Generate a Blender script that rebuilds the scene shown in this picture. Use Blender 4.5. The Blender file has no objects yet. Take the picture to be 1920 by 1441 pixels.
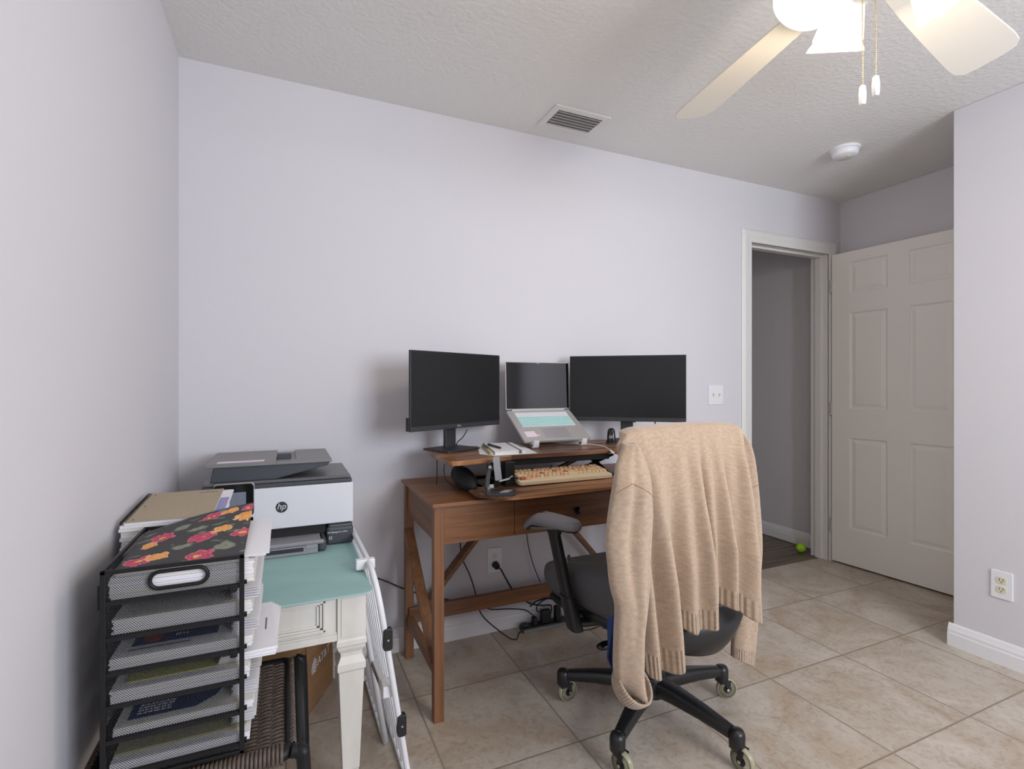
import bpy, bmesh, math, random
import numpy as np
from mathutils import Vector, Matrix, Euler
random.seed(7)
PI = math.pi
sc = bpy.context.scene
COL = sc.collection

# ------------------------------------------------------------------ camera
CZ = 1.19
YAW = math.atan(425/959)
cd = bpy.data.cameras.new('camera'); cam = bpy.data.objects.new('camera', cd); COL.objects.link(cam)
cd.sensor_width = 36; cd.lens = 36*959/1920; cd.clip_start = 0.02
cam.location = (0, 0, CZ); cam.rotation_euler = (PI/2, 0, -YAW)
sc.camera = cam
# ------------------------------------------------------------------ view and world
sc.view_settings.view_transform = 'Standard'
sc.view_settings.look = 'None'
sc.view_settings.gamma = 1
sc.view_settings.use_curve_mapping = False
sc.view_settings.exposure = 0.0
w = bpy.data.worlds.new('world'); sc.world = w; w.use_nodes = True
w.node_tree.nodes['Background'].inputs[0].default_value = (0.62, 0.78, 1.0, 1)
w.node_tree.nodes['Background'].inputs[1].default_value = 1.0
sc.cycles.diffuse_bounces = 6
sc.cycles.max_bounces = 12
sc.cycles.sample_clamp_indirect = 8
# ------------------------------------------------------------------ daylight through the rear window, plus an added hall fill
def area(name, loc, target, sx, sy, power, color):
    l = bpy.data.lights.new(name, 'AREA'); l.shape = 'RECTANGLE'; l.size = sx; l.size_y = sy
    l.energy = power; l.color = color
    o = bpy.data.objects.new(name, l); COL.objects.link(o); o.location = loc
    o.rotation_euler = (Vector(target)-Vector(loc)).to_track_quat('-Z', 'Y').to_euler()
    return o
area('window_daylight', (1.62, -1.42, 1.60), (1.25, 3.0, 1.15), 1.25, 1.15, 66, (0.86, 0.91, 1.0))
area('hall_fill', (0.4, 3.6, 1.5), (3.5, 3.3, 1.1), 0.9, 1.6, 3.2, (1.0, 0.95, 0.92))  # weak fill added to lift the hall; no source known there

# ================================================================== materials
def mat(name, col=(.8,.8,.8), rough=.5, metal=0., bump=None, vary=None, emit=None, coat=0., spec=None, alpha=None, trans=0.):
    m = bpy.data.materials.new(name); m.use_nodes = True
    nt = m.node_tree; N = nt.nodes; L = nt.links; b = N['Principled BSDF']
    b.inputs['Base Color'].default_value = (*col, 1); b.inputs['Roughness'].default_value = rough
    b.inputs['Metallic'].default_value = metal; b.inputs['Coat Weight'].default_value = coat
    if spec is not None: b.inputs['Specular IOR Level'].default_value = spec
    if trans: b.inputs['Transmission Weight'].default_value = trans
    if emit:
        b.inputs['Emission Color'].default_value = (*emit[0], 1); b.inputs['Emission Strength'].default_value = emit[1]
    tc = N.new('ShaderNodeTexCoord')
    if vary:      # (scale vec, second colour, low, high)
        mp = N.new('ShaderNodeMapping'); mp.inputs['Scale'].default_value = vary[0]
        n = N.new('ShaderNodeTexNoise'); n.inputs['Scale'].default_value = 1; n.inputs['Detail'].default_value = 6
        r = N.new('ShaderNodeValToRGB'); r.color_ramp.elements[0].position = vary[2]; r.color_ramp.elements[1].position = vary[3]
        r.color_ramp.elements[0].color = (*vary[1], 1); r.color_ramp.elements[1].color = (*col, 1)
        L.new(tc.outputs['Object'], mp.inputs[0]); L.new(mp.outputs[0], n.inputs[0]); L.new(n.outputs[0], r.inputs[0])
        L.new(r.outputs[0], b.inputs['Base Color'])
    if bump:      # (scale, strength, distance)
        n2 = N.new('ShaderNodeTexNoise'); n2.inputs['Scale'].default_value = bump[0]; n2.inputs['Detail'].default_value = 3
        bp = N.new('ShaderNodeBump'); bp.inputs['Strength'].default_value = bump[1]; bp.inputs['Distance'].default_value = bump[2]
        L.new(tc.outputs['Object'], n2.inputs[0]); L.new(n2.outputs[0], bp.inputs['Height']); L.new(bp.outputs[0], b.inputs['Normal'])
    return m

def wood(name, light, dark, axis=0, rough=.42, fine=60, contrast=(.35,.68)):
    m = bpy.data.materials.new(name); m.use_nodes = True
    nt = m.node_tree; N = nt.nodes; L = nt.links; b = N['Principled BSDF']; b.inputs['Roughness'].default_value = rough
    tc = N.new('ShaderNodeTexCoord'); mp = N.new('ShaderNodeMapping')
    s = [fine, fine, fine]; s[axis] = fine*.045
    mp.inputs['Scale'].default_value = s
    n = N.new('ShaderNodeTexNoise'); n.inputs['Scale'].default_value = 1; n.inputs['Detail'].default_value = 7; n.inputs['Distortion'].default_value = .6
    mp2 = N.new('ShaderNodeMapping'); s2 = [9,9,9]; s2[axis] = 1.6; mp2.inputs['Scale'].default_value = s2
    n2 = N.new('ShaderNodeTexNoise'); n2.inputs['Scale'].default_value = 1; n2.inputs['Detail'].default_value = 3
    ad = N.new('ShaderNodeMath'); ad.operation = 'ADD'
    ml = N.new('ShaderNodeMath'); ml.operation = 'MULTIPLY'; ml.inputs[1].default_value = .5
    r = N.new('ShaderNodeValToRGB'); r.color_ramp.elements[0].position = contrast[0]; r.color_ramp.elements[1].position = contrast[1]
    r.color_ramp.elements[0].color = (*dark, 1); r.color_ramp.elements[1].color = (*light, 1)
    L.new(tc.outputs['Object'], mp.inputs[0]); L.new(tc.outputs['Object'], mp2.inputs[0])
    L.new(mp.outputs[0], n.inputs[0]); L.new(mp2.outputs[0], n2.inputs[0])
    L.new(n.outputs[0], ad.inputs[0]); L.new(n2.outputs[0], ad.inputs[1]); L.new(ad.outputs[0], ml.inputs[0])
    L.new(ml.outputs[0], r.inputs[0]); L.new(r.outputs[0], b.inputs['Base Color'])
    bp = N.new('ShaderNodeBump'); bp.inputs['Strength'].default_value = .15; bp.inputs['Distance'].default_value = .001
    L.new(n.outputs[0], bp.inputs['Height']); L.new(bp.outputs[0], b.inputs['Normal'])
    return m

def mnode(N, L, op, a, b=None, c=None):
    n = N.new('ShaderNodeMath'); n.operation = op
    for k, v in enumerate((a, b, c)):
        if v is None: continue
        if isinstance(v, (int, float)): n.inputs[k].default_value = v
        else: L.new(v, n.inputs[k])
    return n.outputs[0]

def tile_material():
    m = bpy.data.materials.new('beige_floor_tile'); m.use_nodes = True
    nt = m.node_tree; N = nt.nodes; L = nt.links; b = N['Principled BSDF']
    g = N.new('ShaderNodeNewGeometry'); sp = N.new('ShaderNodeSeparateXYZ'); L.new(g.outputs['Position'], sp.inputs[0])
    def axis(o, off, pitch):
        u = mnode(N, L, 'DIVIDE', mnode(N, L, 'SUBTRACT', o, off), pitch)
        fr = mnode(N, L, 'FRACT', mnode(N, L, 'ADD', u, 40.0)); fl = mnode(N, L, 'FLOOR', mnode(N, L, 'ADD', u, 40.0))
        d = mnode(N, L, 'MINIMUM', fr, mnode(N, L, 'SUBTRACT', 1.0, fr))
        return mnode(N, L, 'MULTIPLY', d, pitch), fl
    dx, ix = axis(sp.outputs[0], .4495, .4485); dy, iy = axis(sp.outputs[1], 1.928, .457)
    d = mnode(N, L, 'MINIMUM', dx, dy)
    mr = N.new('ShaderNodeMapRange'); mr.inputs[1].default_value = .0022; mr.inputs[2].default_value = .0042
    L.new(d, mr.inputs[0])
    cmb = N.new('ShaderNodeCombineXYZ'); L.new(ix, cmb.inputs[0]); L.new(iy, cmb.inputs[1])
    wn = N.new('ShaderNodeTexWhiteNoise'); L.new(cmb.outputs[0], wn.inputs[0])
    va = N.new('ShaderNodeVectorMath'); va.operation = 'MULTIPLY_ADD'; va.inputs[1].default_value = (7,7,7)
    L.new(wn.outputs['Color'], va.inputs[0]); L.new(g.outputs['Position'], va.inputs[2])
    n1 = N.new('ShaderNodeTexNoise'); n1.inputs['Scale'].default_value = 3.2; n1.inputs['Detail'].default_value = 6; n1.inputs['Roughness'].default_value = .62
    n1.inputs['Distortion'].default_value = 1.2
    n2 = N.new('ShaderNodeTexNoise'); n2.inputs['Scale'].default_value = 26; n2.inputs['Detail'].default_value = 5; n2.inputs['Distortion'].default_value = 1.8
    L.new(va.outputs[0], n1.inputs[0]); L.new(va.outputs[0], n2.inputs[0])
    r = N.new('ShaderNodeValToRGB'); e = r.color_ramp.elements
    e[0].position = .36; e[0].color = (.42,.33,.245,1); e[1].position = .66; e[1].color = (.56,.495,.425,1)
    k = e.new(.5); k.color = (.49,.425,.355,1)
    L.new(n1.outputs[0], r.inputs[0])
    mx = N.new('ShaderNodeMix'); mx.data_type = 'RGBA'; mx.blend_type = 'MULTIPLY'; mx.inputs[0].default_value = 1
    r2 = N.new('ShaderNodeValToRGB'); r2.color_ramp.elements[0].position = .36; r2.color_ramp.elements[0].color = (.84,.82,.79,1); r2.color_ramp.elements[1].position = .52; r2.color_ramp.elements[1].color = (1,1,1,1)
    L.new(n2.outputs[0], r2.inputs[0]); L.new(r.outputs[0], mx.inputs[6]); L.new(r2.outputs[0], mx.inputs[7])
    mg = N.new('ShaderNodeMix'); mg.data_type = 'RGBA'; mg.inputs[6].default_value = (.30,.24,.185,1)
    L.new(mr.outputs[0], mg.inputs[0]); L.new(mx.outputs[2], mg.inputs[7]); L.new(mg.outputs[2], b.inputs['Base Color'])
    b.inputs['Roughness'].default_value = .42
    h = mnode(N, L, 'ADD', mnode(N, L, 'MULTIPLY', mr.outputs[0], 1.0), mnode(N, L, 'MULTIPLY', n2.outputs[0], .25))
    bp = N.new('ShaderNodeBump'); bp.inputs['Strength'].default_value = .5; bp.inputs['Distance'].default_value = .003
    L.new(h, bp.inputs['Height']); L.new(bp.outputs[0], b.inputs['Normal'])
    return m

def plank_material():
    m = bpy.data.materials.new('hall_plank'); m.use_nodes = True
    nt = m.node_tree; N = nt.nodes; L = nt.links; b = N['Principled BSDF']; b.inputs['Roughness'].default_value = .4
    g = N.new('ShaderNodeNewGeometry'); sp = N.new('ShaderNodeSeparateXYZ'); L.new(g.outputs['Position'], sp.inputs[0])
    u = mnode(N, L, 'DIVIDE', sp.outputs[1], .145); fl = mnode(N, L, 'FLOOR', u); fr = mnode(N, L, 'FRACT', u)
    cmb = N.new('ShaderNodeCombineXYZ'); L.new(mnode(N, L, 'MULTIPLY', sp.outputs[0], 1.6), cmb.inputs[0]); L.new(mnode(N, L, 'MULTIPLY', sp.outputs[1], 30), cmb.inputs[1]); L.new(mnode(N, L, 'MULTIPLY', fl, 3.7), cmb.inputs[2])
    n = N.new('ShaderNodeTexNoise'); n.inputs['Scale'].default_value = 1.3; n.inputs['Detail'].default_value = 5; L.new(cmb.outputs[0], n.inputs[0])
    r = N.new('ShaderNodeValToRGB'); r.color_ramp.elements[0].position = .35; r.color_ramp.elements[0].color = (.075,.05,.033,1)
    r.color_ramp.elements[1].position = .7; r.color_ramp.elements[1].color = (.21,.155,.11,1)
    L.new(n.outputs[0], r.inputs[0])
    gap = mnode(N, L, 'GREATER_THAN', fr, .03)
    mx = N.new('ShaderNodeMix'); mx.data_type = 'RGBA'; mx.inputs[6].default_value = (.03,.02,.015,1)
    L.new(gap, mx.inputs[0]); L.new(r.outputs[0], mx.inputs[7]); L.new(mx.outputs[2], b.inputs['Base Color'])
    return m

def knit_material(name, rib=False):
    m = bpy.data.materials.new(name); m.use_nodes = True
    nt = m.node_tree; N = nt.nodes; L = nt.links; b = N['Principled BSDF']
    b.inputs['Roughness'].default_value = .95; b.inputs['Sheen Weight'].default_value = .35; b.inputs['Sheen Roughness'].default_value = .5
    b.inputs['Specular IOR Level'].default_value = .1
    uv = N.new('ShaderNodeUVMap')
    mp = N.new('ShaderNodeMapping'); mp.inputs['Scale'].default_value = (480, 700, 1); L.new(uv.outputs[0], mp.inputs[0])
    n = N.new('ShaderNodeTexNoise'); n.inputs['Scale'].default_value = 1; n.inputs['Detail'].default_value = 4; L.new(mp.outputs[0], n.inputs[0])
    mp2 = N.new('ShaderNodeMapping'); mp2.inputs['Scale'].default_value = (80, 120, 1); L.new(uv.outputs[0], mp2.inputs[0])
    n2 = N.new('ShaderNodeTexNoise'); n2.inputs['Scale'].default_value = 1; n2.inputs['Detail'].default_value = 4; L.new(mp2.outputs[0], n2.inputs[0])
    s = mnode(N, L, 'ADD', mnode(N, L, 'MULTIPLY', n.outputs[0], .6), mnode(N, L, 'MULTIPLY', n2.outputs[0], .4))
    r = N.new('ShaderNodeValToRGB'); r.color_ramp.elements[0].position = .36; r.color_ramp.elements[0].color = (.345,.25,.175,1)
    r.color_ramp.elements[1].position = .62; r.color_ramp.elements[1].color = (.50,.38,.28,1)
    L.new(s, r.inputs[0]); L.new(r.outputs[0], b.inputs['Base Color'])
    sx = N.new('ShaderNodeSeparateXYZ'); L.new(uv.outputs[0], sx.inputs[0])
    wv = mnode(N, L, 'SINE', mnode(N, L, 'MULTIPLY', sx.outputs[0], 2*PI/(.0072 if rib else .0022)))
    h = mnode(N, L, 'ADD', mnode(N, L, 'MULTIPLY', wv, .5 if rib else .12), mnode(N, L, 'MULTIPLY', n.outputs[0], .35))
    bp = N.new('ShaderNodeBump'); bp.inputs['Strength'].default_value = .9 if rib else .5; bp.inputs['Distance'].default_value = .003 if rib else .0012
    L.new(h, bp.inputs['Height']); L.new(bp.outputs[0], b.inputs['Normal'])
    return m

MT = {}
MT['wall'] = mat('wall_paint', (.665,.650,.68), .85, bump=(140,.22,.0015))
MT['ceil'] = mat('ceiling_texture', (.77,.76,.735), .9, bump=(55,.8,.004))
MT['trim'] = mat('trim_paint', (.74,.725,.70), .42)
MT['base'] = mat('baseboard_paint', (.80,.79,.80), .4)
MT['door'] = mat('door_paint', (.84,.81,.76), .45)
MT['tile'] = tile_material()
MT['plank'] = plank_material()
MT['desk_x'] = wood('walnut_along_x', (.31,.135,.052), (.12,.046,.018), 0)
MT['desk_z'] = wood('walnut_along_z', (.32,.14,.055), (.13,.052,.022), 2)
MT['desk_y'] = wood('walnut_along_y', (.26,.12,.052), (.12,.048,.02), 1)
MT['rustic'] = wood('rustic_laminate', (.42,.20,.085), (.085,.034,.016), 0, .33, 34, (.42,.585))
MT['black'] = mat('black_plastic', (.012,.012,.013), .42)
MT['blackm'] = mat('black_metal', (.009,.009,.010), .45, spec=.3)
MT['blackgloss'] = mat('black_gloss', (.008,.008,.009), .12)
MT['char'] = mat('charcoal_plastic', (.026,.027,.031), .48)
MT['chrome'] = mat('bare_steel', (.62,.62,.62), .25, 1.)
MT['alu'] = mat('aluminium', (.52,.50,.49), .4, .35)
MT['screen'] = mat('matte_screen', (.011,.0115,.0122), .34, spec=.32)
MT['lapscreen'] = mat('glass_screen', (.004,.004,.0045), .03, coat=.6)
MT['white'] = mat('white_plastic', (.80,.80,.82), .38)
MT['whitem'] = mat('white_powder_coat', (.78,.79,.82), .4)
MT['paper'] = mat('paper', (.80,.79,.82), .85)
MT['paper2'] = mat('creamy_paper', (.76,.74,.70), .85)
MT['ink'] = mat('dark_print', (.05,.05,.06), .6)
MT['navy'] = mat('navy_print', (.018,.045,.17), .55)
MT['red'] = mat('red_print', (.5,.06,.05), .6)
MT['kraft'] = mat('cardboard', (.36,.20,.095), .85, vary=((3,3,40),(.31,.17,.08),.35,.7))
MT['kraftin'] = mat('cardboard_inside', (.42,.25,.12), .85)
MT['fabric'] = mat('grey_chair_fabric', (.115,.110,.116), .95, bump=(900,.6,.001), vary=((500,500,500),(.08,.077,.082),.35,.65))
MT['armfab'] = mat('arm_pad_fabric', (.19,.185,.20), .95, bump=(900,.5,.001))
MT['chairp'] = mat('chair_black_nylon', (.011,.011,.012), .36, bump=(300,.15,.0006))
MT['tyre'] = mat('clear_caster_tyre', (.50,.47,.32), .2, trans=.3)
MT['teal'] = mat('teal_mat', (.33,.53,.515), .6, vary=((3,9,3),(.29,.48,.465),.35,.7))
MT['tablew'] = mat('antique_white_paint', (.70,.68,.63), .42, vary=((14,14,5),(.62,.59,.53),.3,.55))
MT['bronze'] = mat('bronze', (.13,.09,.06), .4, .7)
MT['hpdark'] = mat('printer_graphite', (.055,.060,.072), .42)
MT['hpgrey'] = mat('printer_lid_grey', (.20,.195,.195), .40)
MT['hplid'] = mat('printer_scanner_lid', (.115,.112,.118), .30)
MT['hpwhite'] = mat('printer_front', (.70,.70,.74), .45)
MT['hptray'] = mat('printer_tray_grey', (.27,.27,.285), .42)
MT['lcd'] = mat('touch_display', (.19,.21,.26), .15)
MT['keycap'] = mat('cream_keycap', (.78,.60,.37), .5)
MT['keycap2'] = mat('peach_keycap', (.76,.41,.24), .5)
MT['keycap3'] = mat('rust_keycap', (.42,.135,.055), .5)
MT['kcase'] = mat('cream_case', (.74,.62,.43), .5)
MT['rattan'] = mat('brown_wicker', (.115,.085,.067), .5, vary=((90,90,90),(.07,.05,.04),.35,.65))
MT['tan'] = mat('tan_notebook_cover', (.42,.345,.245), .8, vary=((200,200,200),(.37,.30,.21),.35,.6))
MT['knit'] = knit_material('beige_knit'); MT['rib'] = knit_material('beige_rib_knit', True)
MT['seam'] = mat('knit_seam', (.30,.17,.10), .95)
MT['blue'] = mat('blue_cloth', (.018,.045,.15), .9, bump=(60,.4,.003))
MT['green'] = mat('green_print', (.30,.55,.20), .6)
MT['lime'] = mat('tennis_felt', (.33,.60,.03), .95, bump=(250,.8,.002))
MT['ballhi'] = mat('ball_seam', (.62,.66,.10), .95)
MT['sand'] = mat('cream_elastic', (.46,.40,.22), .8)
MT['sage'] = mat('sage_elastic', (.13,.17,.14), .8)
MT['pinkw'] = mat('pink_white_label', (.85,.68,.78), .5)
MT['fanw'] = mat('fan_blade_white', (.78,.74,.66), .45)
MT['brass'] = mat('brass_chain', (.62,.48,.25), .3, .9)
MT['shade'] = mat('frosted_glass_lit', (.95,.93,.88), .3, emit=((1.0,.90,.62), 1.15))
MT['bulb'] = mat('lit_bulb', (1,1,1), .3, emit=((1.0,.93,.78), 6.0))
MT['dark'] = mat('dark_void', (.02,.02,.02), .9)
MT['ventshade'] = mat('vent_shade_grey', (.36,.36,.36), .8)  # grey stands in for the shade between the vent louvres
MT['bag'] = mat('black_cloth', (.012,.012,.013), .8, bump=(30,.6,.004))
MT['ivory'] = mat('ivory_plastic', (.70,.66,.50), .4)
MT['skyb'] = mat('blue_photo_print', (.10,.33,.62), .4, vary=((20,34,1),(.55,.22,.42),.35,.62))
MT['yellow'] = mat('yellow_paper', (.62,.60,.22), .85)
MT['olive'] = mat('manila_paper', (.46,.43,.26), .85)
MT['curtain'] = mat('dark_curtain', (.03,.027,.025), .9)

def floral_material():
    m = bpy.data.materials.new('floral_folder_print'); m.use_nodes = True
    nt = m.node_tree; N = nt.nodes; L = nt.links; b = N['Principled BSDF']; b.inputs['Roughness'].default_value = .6
    uv = N.new('ShaderNodeUVMap')
    nz = N.new('ShaderNodeTexNoise'); nz.inputs['Scale'].default_value = 60; nz.inputs['Detail'].default_value = 4; L.new(uv.outputs[0], nz.inputs[0])
    col = None
    def ramp(src, stops, interp='LINEAR'):
        r = N.new('ShaderNodeValToRGB'); r.color_ramp.interpolation = interp; e = r.color_ramp.elements
        e[0].position, e[0].color = stops[0][0], (*stops[0][1], 1); e[1].position, e[1].color = stops[-1][0], (*stops[-1][1], 1)
        for p, c in stops[1:-1]: e.new(p).color = (*c, 1)
        L.new(src, r.inputs[0]); return r.outputs[0]
    def mix(f, a, c):
        x = N.new('ShaderNodeMix'); x.data_type = 'RGBA'
        L.new(f, x.inputs[0])
        for k, v in ((6, a), (7, c)):
            if isinstance(v, tuple): x.inputs[k].default_value = (*v, 1)
            else: L.new(v, x.inputs[k])
        return x.outputs[2]
    base = (.040,.037,.037)
    # leaves: stretched noise
    mp = N.new('ShaderNodeMapping'); mp.inputs['Scale'].default_value = (22, 60, 1); mp.inputs['Rotation'].default_value = (0,0,.5); L.new(uv.outputs[0], mp.inputs[0])
    ln = N.new('ShaderNodeTexNoise'); ln.inputs['Scale'].default_value = 1; ln.inputs['Detail'].default_value = 2; L.new(mp.outputs[0], ln.inputs[0])
    lm = mnode(N, L, 'GREATER_THAN', ln.outputs[0], .63)
    cur = mix(lm, base, ramp(nz.outputs[0], [(.4, (.05,.14,.09)), (.6, (.20,.24,.17))]))
    # roses: (u, v, radius) in metres
    for (cx, cy, rx, ry, kind) in FLOWERS:
        sub = N.new('ShaderNodeVectorMath'); sub.operation = 'SUBTRACT'; L.new(uv.outputs[0], sub.inputs[0]); sub.inputs[1].default_value = (cx, cy, 0)
        rot = N.new('ShaderNodeVectorRotate'); rot.rotation_type = 'Z_AXIS'; rot.inputs['Angle'].default_value = -.25; L.new(sub.outputs[0], rot.inputs[0])
        dv = N.new('ShaderNodeVectorMath'); dv.operation = 'DIVIDE'; L.new(rot.outputs[0], dv.inputs[0]); dv.inputs[1].default_value = (rx, ry, 1)
        ln_ = N.new('ShaderNodeVectorMath'); ln_.operation = 'LENGTH'; L.new(dv.outputs[0], ln_.inputs[0])
        d = mnode(N, L, 'ADD', ln_.outputs['Value'], mnode(N, L, 'MULTIPLY', mnode(N, L, 'SUBTRACT', nz.outputs[0], .5), 1.9))
        if kind == 'pink': c = ramp(d, [(.0,(.72,.42,.10)), (.22,(.78,.45,.12)), (.30,(.36,.015,.05)), (.5,(.66,.08,.17)), (.72,(.42,.02,.07)), (1.0,(.78,.20,.30))])
        elif kind == 'orange': c = ramp(d, [(.0,(.80,.33,.05)), (.4,(.86,.42,.10)), (.6,(.74,.24,.04)), (1.0,(.88,.56,.26))])
        else: c = ramp(d, [(.0,(.10,.14,.10)), (.5,(.26,.27,.20)), (1.0,(.12,.16,.11))])
        cur = mix(mnode(N, L, 'LESS_THAN', d, .98), cur, c)
    L.new(cur, b.inputs['Base Color'])
    return m
FLOWERS = [(.03,.035,.022,.020,'pink'), (.060,.045,.020,.016,'orange'), (.135,.022,.028,.018,'pink'), (.175,.050,.018,.016,'grey'), (.095,.075,.020,.010,'grey'),
           (.125,.105,.026,.020,'pink'), (.160,.130,.020,.016,'orange'), (.20,.098,.018,.018,'pink'), (.045,.150,.020,.024,'pink'), (.032,.118,.014,.016,'orange'),
           (.075,.180,.018,.012,'grey'), (.13,.205,.026,.016,'pink'), (.165,.213,.018,.012,'orange'), (.20,.172,.020,.020,'orange'), (.205,.213,.014,.016,'pink'), (.11,.155,.022,.01,'grey')]

# ================================================================== mesh builder
class MB:
    def __init__(self): self.v = []; self.f = []; self.mi = []; self.uv = []; self.k = 0
    def mat(self, k): self.k = k; return self
    def add(self, verts, faces, uvs=None):
        o = len(self.v); self.v += [tuple(p) for p in verts]
        for fc in faces:
            self.f.append([i+o for i in fc]); self.mi.append(self.k)
            self.uv.append([uvs[i] for i in fc] if uvs else [(0,0)]*len(fc))
        return self
    def box(self, a, b, M=None):
        x0,y0,z0 = [min(a[i],b[i]) for i in range(3)]; x1,y1,z1 = [max(a[i],b[i]) for i in range(3)]
        vs = [(x0,y0,z0),(x1,y0,z0),(x1,y1,z0),(x0,y1,z0),(x0,y0,z1),(x1,y0,z1),(x1,y1,z1),(x0,y1,z1)]
        if M: vs = [M @ Vector(p) for p in vs]
        return self.add(vs, [(3,2,1,0),(4,5,6,7),(0,1,5,4),(1,2,6,5),(2,3,7,6),(3,0,4,7)])
    def bar(self, p, q, wx, wy, up=(0,0,1)):
        p = Vector(p); q = Vector(q); d = (q-p).normalized(); u = Vector(up)
        if abs(d.dot(u)) > .98: u = Vector((1,0,0))
        s = d.cross(u).normalized(); t = s.cross(d).normalized()
        vs = [e + s*a*wx/2 + t*b*wy/2 for e in (p, q) for a, b in ((-1,-1),(1,-1),(1,1),(-1,1))]
        return self.add(vs, [(3,2,1,0),(4,5,6,7),(0,1,5,4),(1,2,6,5),(2,3,7,6),(3,0,4,7)])
    def tube(self, path, r, n=10, closed=False, cap=True):
        P = [Vector(p) for p in path]; R = r if isinstance(r, (list, tuple)) else [r]*len(P)
        vs = []; m = len(P); prev = None
        for i in range(m):
            a = P[(i-1) % m] if (closed or i > 0) else P[i]; b = P[(i+1) % m] if (closed or i < m-1) else P[i]
            d = (b-a).normalized()
            if prev is None:
                s = d.orthogonal().normalized()
            else:
                s = (prev - d*prev.dot(d)).normalized()
            prev = s; t = d.cross(s)
            for k in range(n):
                an = 2*PI*k/n; vs.append(P[i] + (s*math.cos(an)+t*math.sin(an))*R[i])
        fs = [(i*n+k, i*n+(k+1)%n, ((i+1)%m)*n+(k+1)%n, ((i+1)%m)*n+k) for i in range(m if closed else m-1) for k in range(n)]
        if cap and not closed: fs += [tuple(range(n-1,-1,-1)), tuple((m-1)*n+k for k in range(n))]
        return self.add(vs, fs)
    def lathe(self, prof, c=(0,0,0), axis=(0,0,1), n=28, sx=1, sy=1):
        c = Vector(c); q = Vector((0,0,1)).rotation_difference(Vector(axis).normalized())
        vs = []; 
        for (r, h) in prof:
            for k in range(n):
                an = 2*PI*k/n; vs.append(c + q @ Vector((r*sx*math.cos(an), r*sy*math.sin(an), h)))
        m = len(prof)
        fs = [(i*n+k, i*n+(k+1)%n, (i+1)*n+(k+1)%n, (i+1)*n+k) for i in range(m-1) for k in range(n)]
        if prof[0][0] > 1e-5: fs.append(tuple(range(n-1,-1,-1)))
        if prof[-1][0] > 1e-5: fs.append(tuple((m-1)*n+k for k in range(n)))
        return self.add(vs, fs)
    def cyl(self, p, q, r, n=20, r2=None):
        return self.tube([p, q], [r, r if r2 is None else r2], n)
    def ring(self, c, axis, R, r, n=28, m=8):
        q = Vector((0,0,1)).rotation_difference(Vector(axis).normalized()); c = Vector(c)
        return self.tube([c + q @ Vector((R*math.cos(2*PI*k/n), R*math.sin(2*PI*k/n), 0)) for k in range(n)], r, m, closed=True)
    def sph(self, c, r, n=20, m=12, M=None):
        rx, ry, rz = r if isinstance(r, tuple) else (r,r,r)
        prof = [(math.sin(PI*i/m), -math.cos(PI*i/m)) for i in range(m+1)]
        vs = []
        for (a, h) in prof:
            for k in range(n):
                an = 2*PI*k/n; p = Vector((rx*a*math.cos(an), ry*a*math.sin(an), rz*h))
                vs.append(Vector(c) + (M @ p if M else p))
        fs = [(i*n+k, i*n+(k+1)%n, (i+1)*n+(k+1)%n, (i+1)*n+k) for i in range(m) for k in range(n)]
        return self.add(vs, fs)
    def prism(self, pts, z0, z1, M=None):
        n = len(pts); vs = [Vector((x,y,z0)) for x,y in pts] + [Vector((x,y,z1)) for x,y in pts]
        if M: vs = [M @ p for p in vs]
        return self.add(vs, [tuple(range(n-1,-1,-1)), tuple(range(n,2*n))] + [(i,(i+1)%n,n+(i+1)%n,n+i) for i in range(n)])
    def loft(self, rings, cap=True):
        n = len(rings[0]); m = len(rings); vs = [p for r in rings for p in r]
        fs = [(i*n+k, i*n+(k+1)%n, (i+1)*n+(k+1)%n, (i+1)*n+k) for i in range(m-1) for k in range(n)]
        if cap: fs += [tuple(range(n-1,-1,-1)), tuple((m-1)*n+k for k in range(n))]
        return self.add(vs, fs)
    def grid(self, nx, ny, fn, uvf=None):
        vs = []; us = []
        for j in range(ny+1):
            for i in range(nx+1):
                s, t = i/nx, j/ny; vs.append(fn(s, t)); us.append(uvf(s, t) if uvf else (s, t))
        W = nx+1
        return self.add(vs, [(j*W+i, j*W+i+1, (j+1)*W+i+1, (j+1)*W+i) for j in range(ny) for i in range(nx)], us)

def rrect(w, h, r, n=5, cx=0, cy=0):
    pts = []
    for sx, sy, a0 in ((1,1,0),(-1,1,90),(-1,-1,180),(1,-1,270)):
        for k in range(n+1):
            a = math.radians(a0+90*k/n); pts.append((cx+sx*(w/2-r)+r*math.cos(a), cy+sy*(h/2-r)+r*math.sin(a)))
    return pts
def sellipse(a, b, n=36, e=3.0, cx=0, cy=0):
    out = []
    for k in range(n):
        t = 2*PI*k/n; c, s = math.cos(t), math.sin(t)
        out.append((cx + a*math.copysign(abs(c)**(2/e), c), cy + b*math.copysign(abs(s)**(2/e), s)))
    return out

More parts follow.
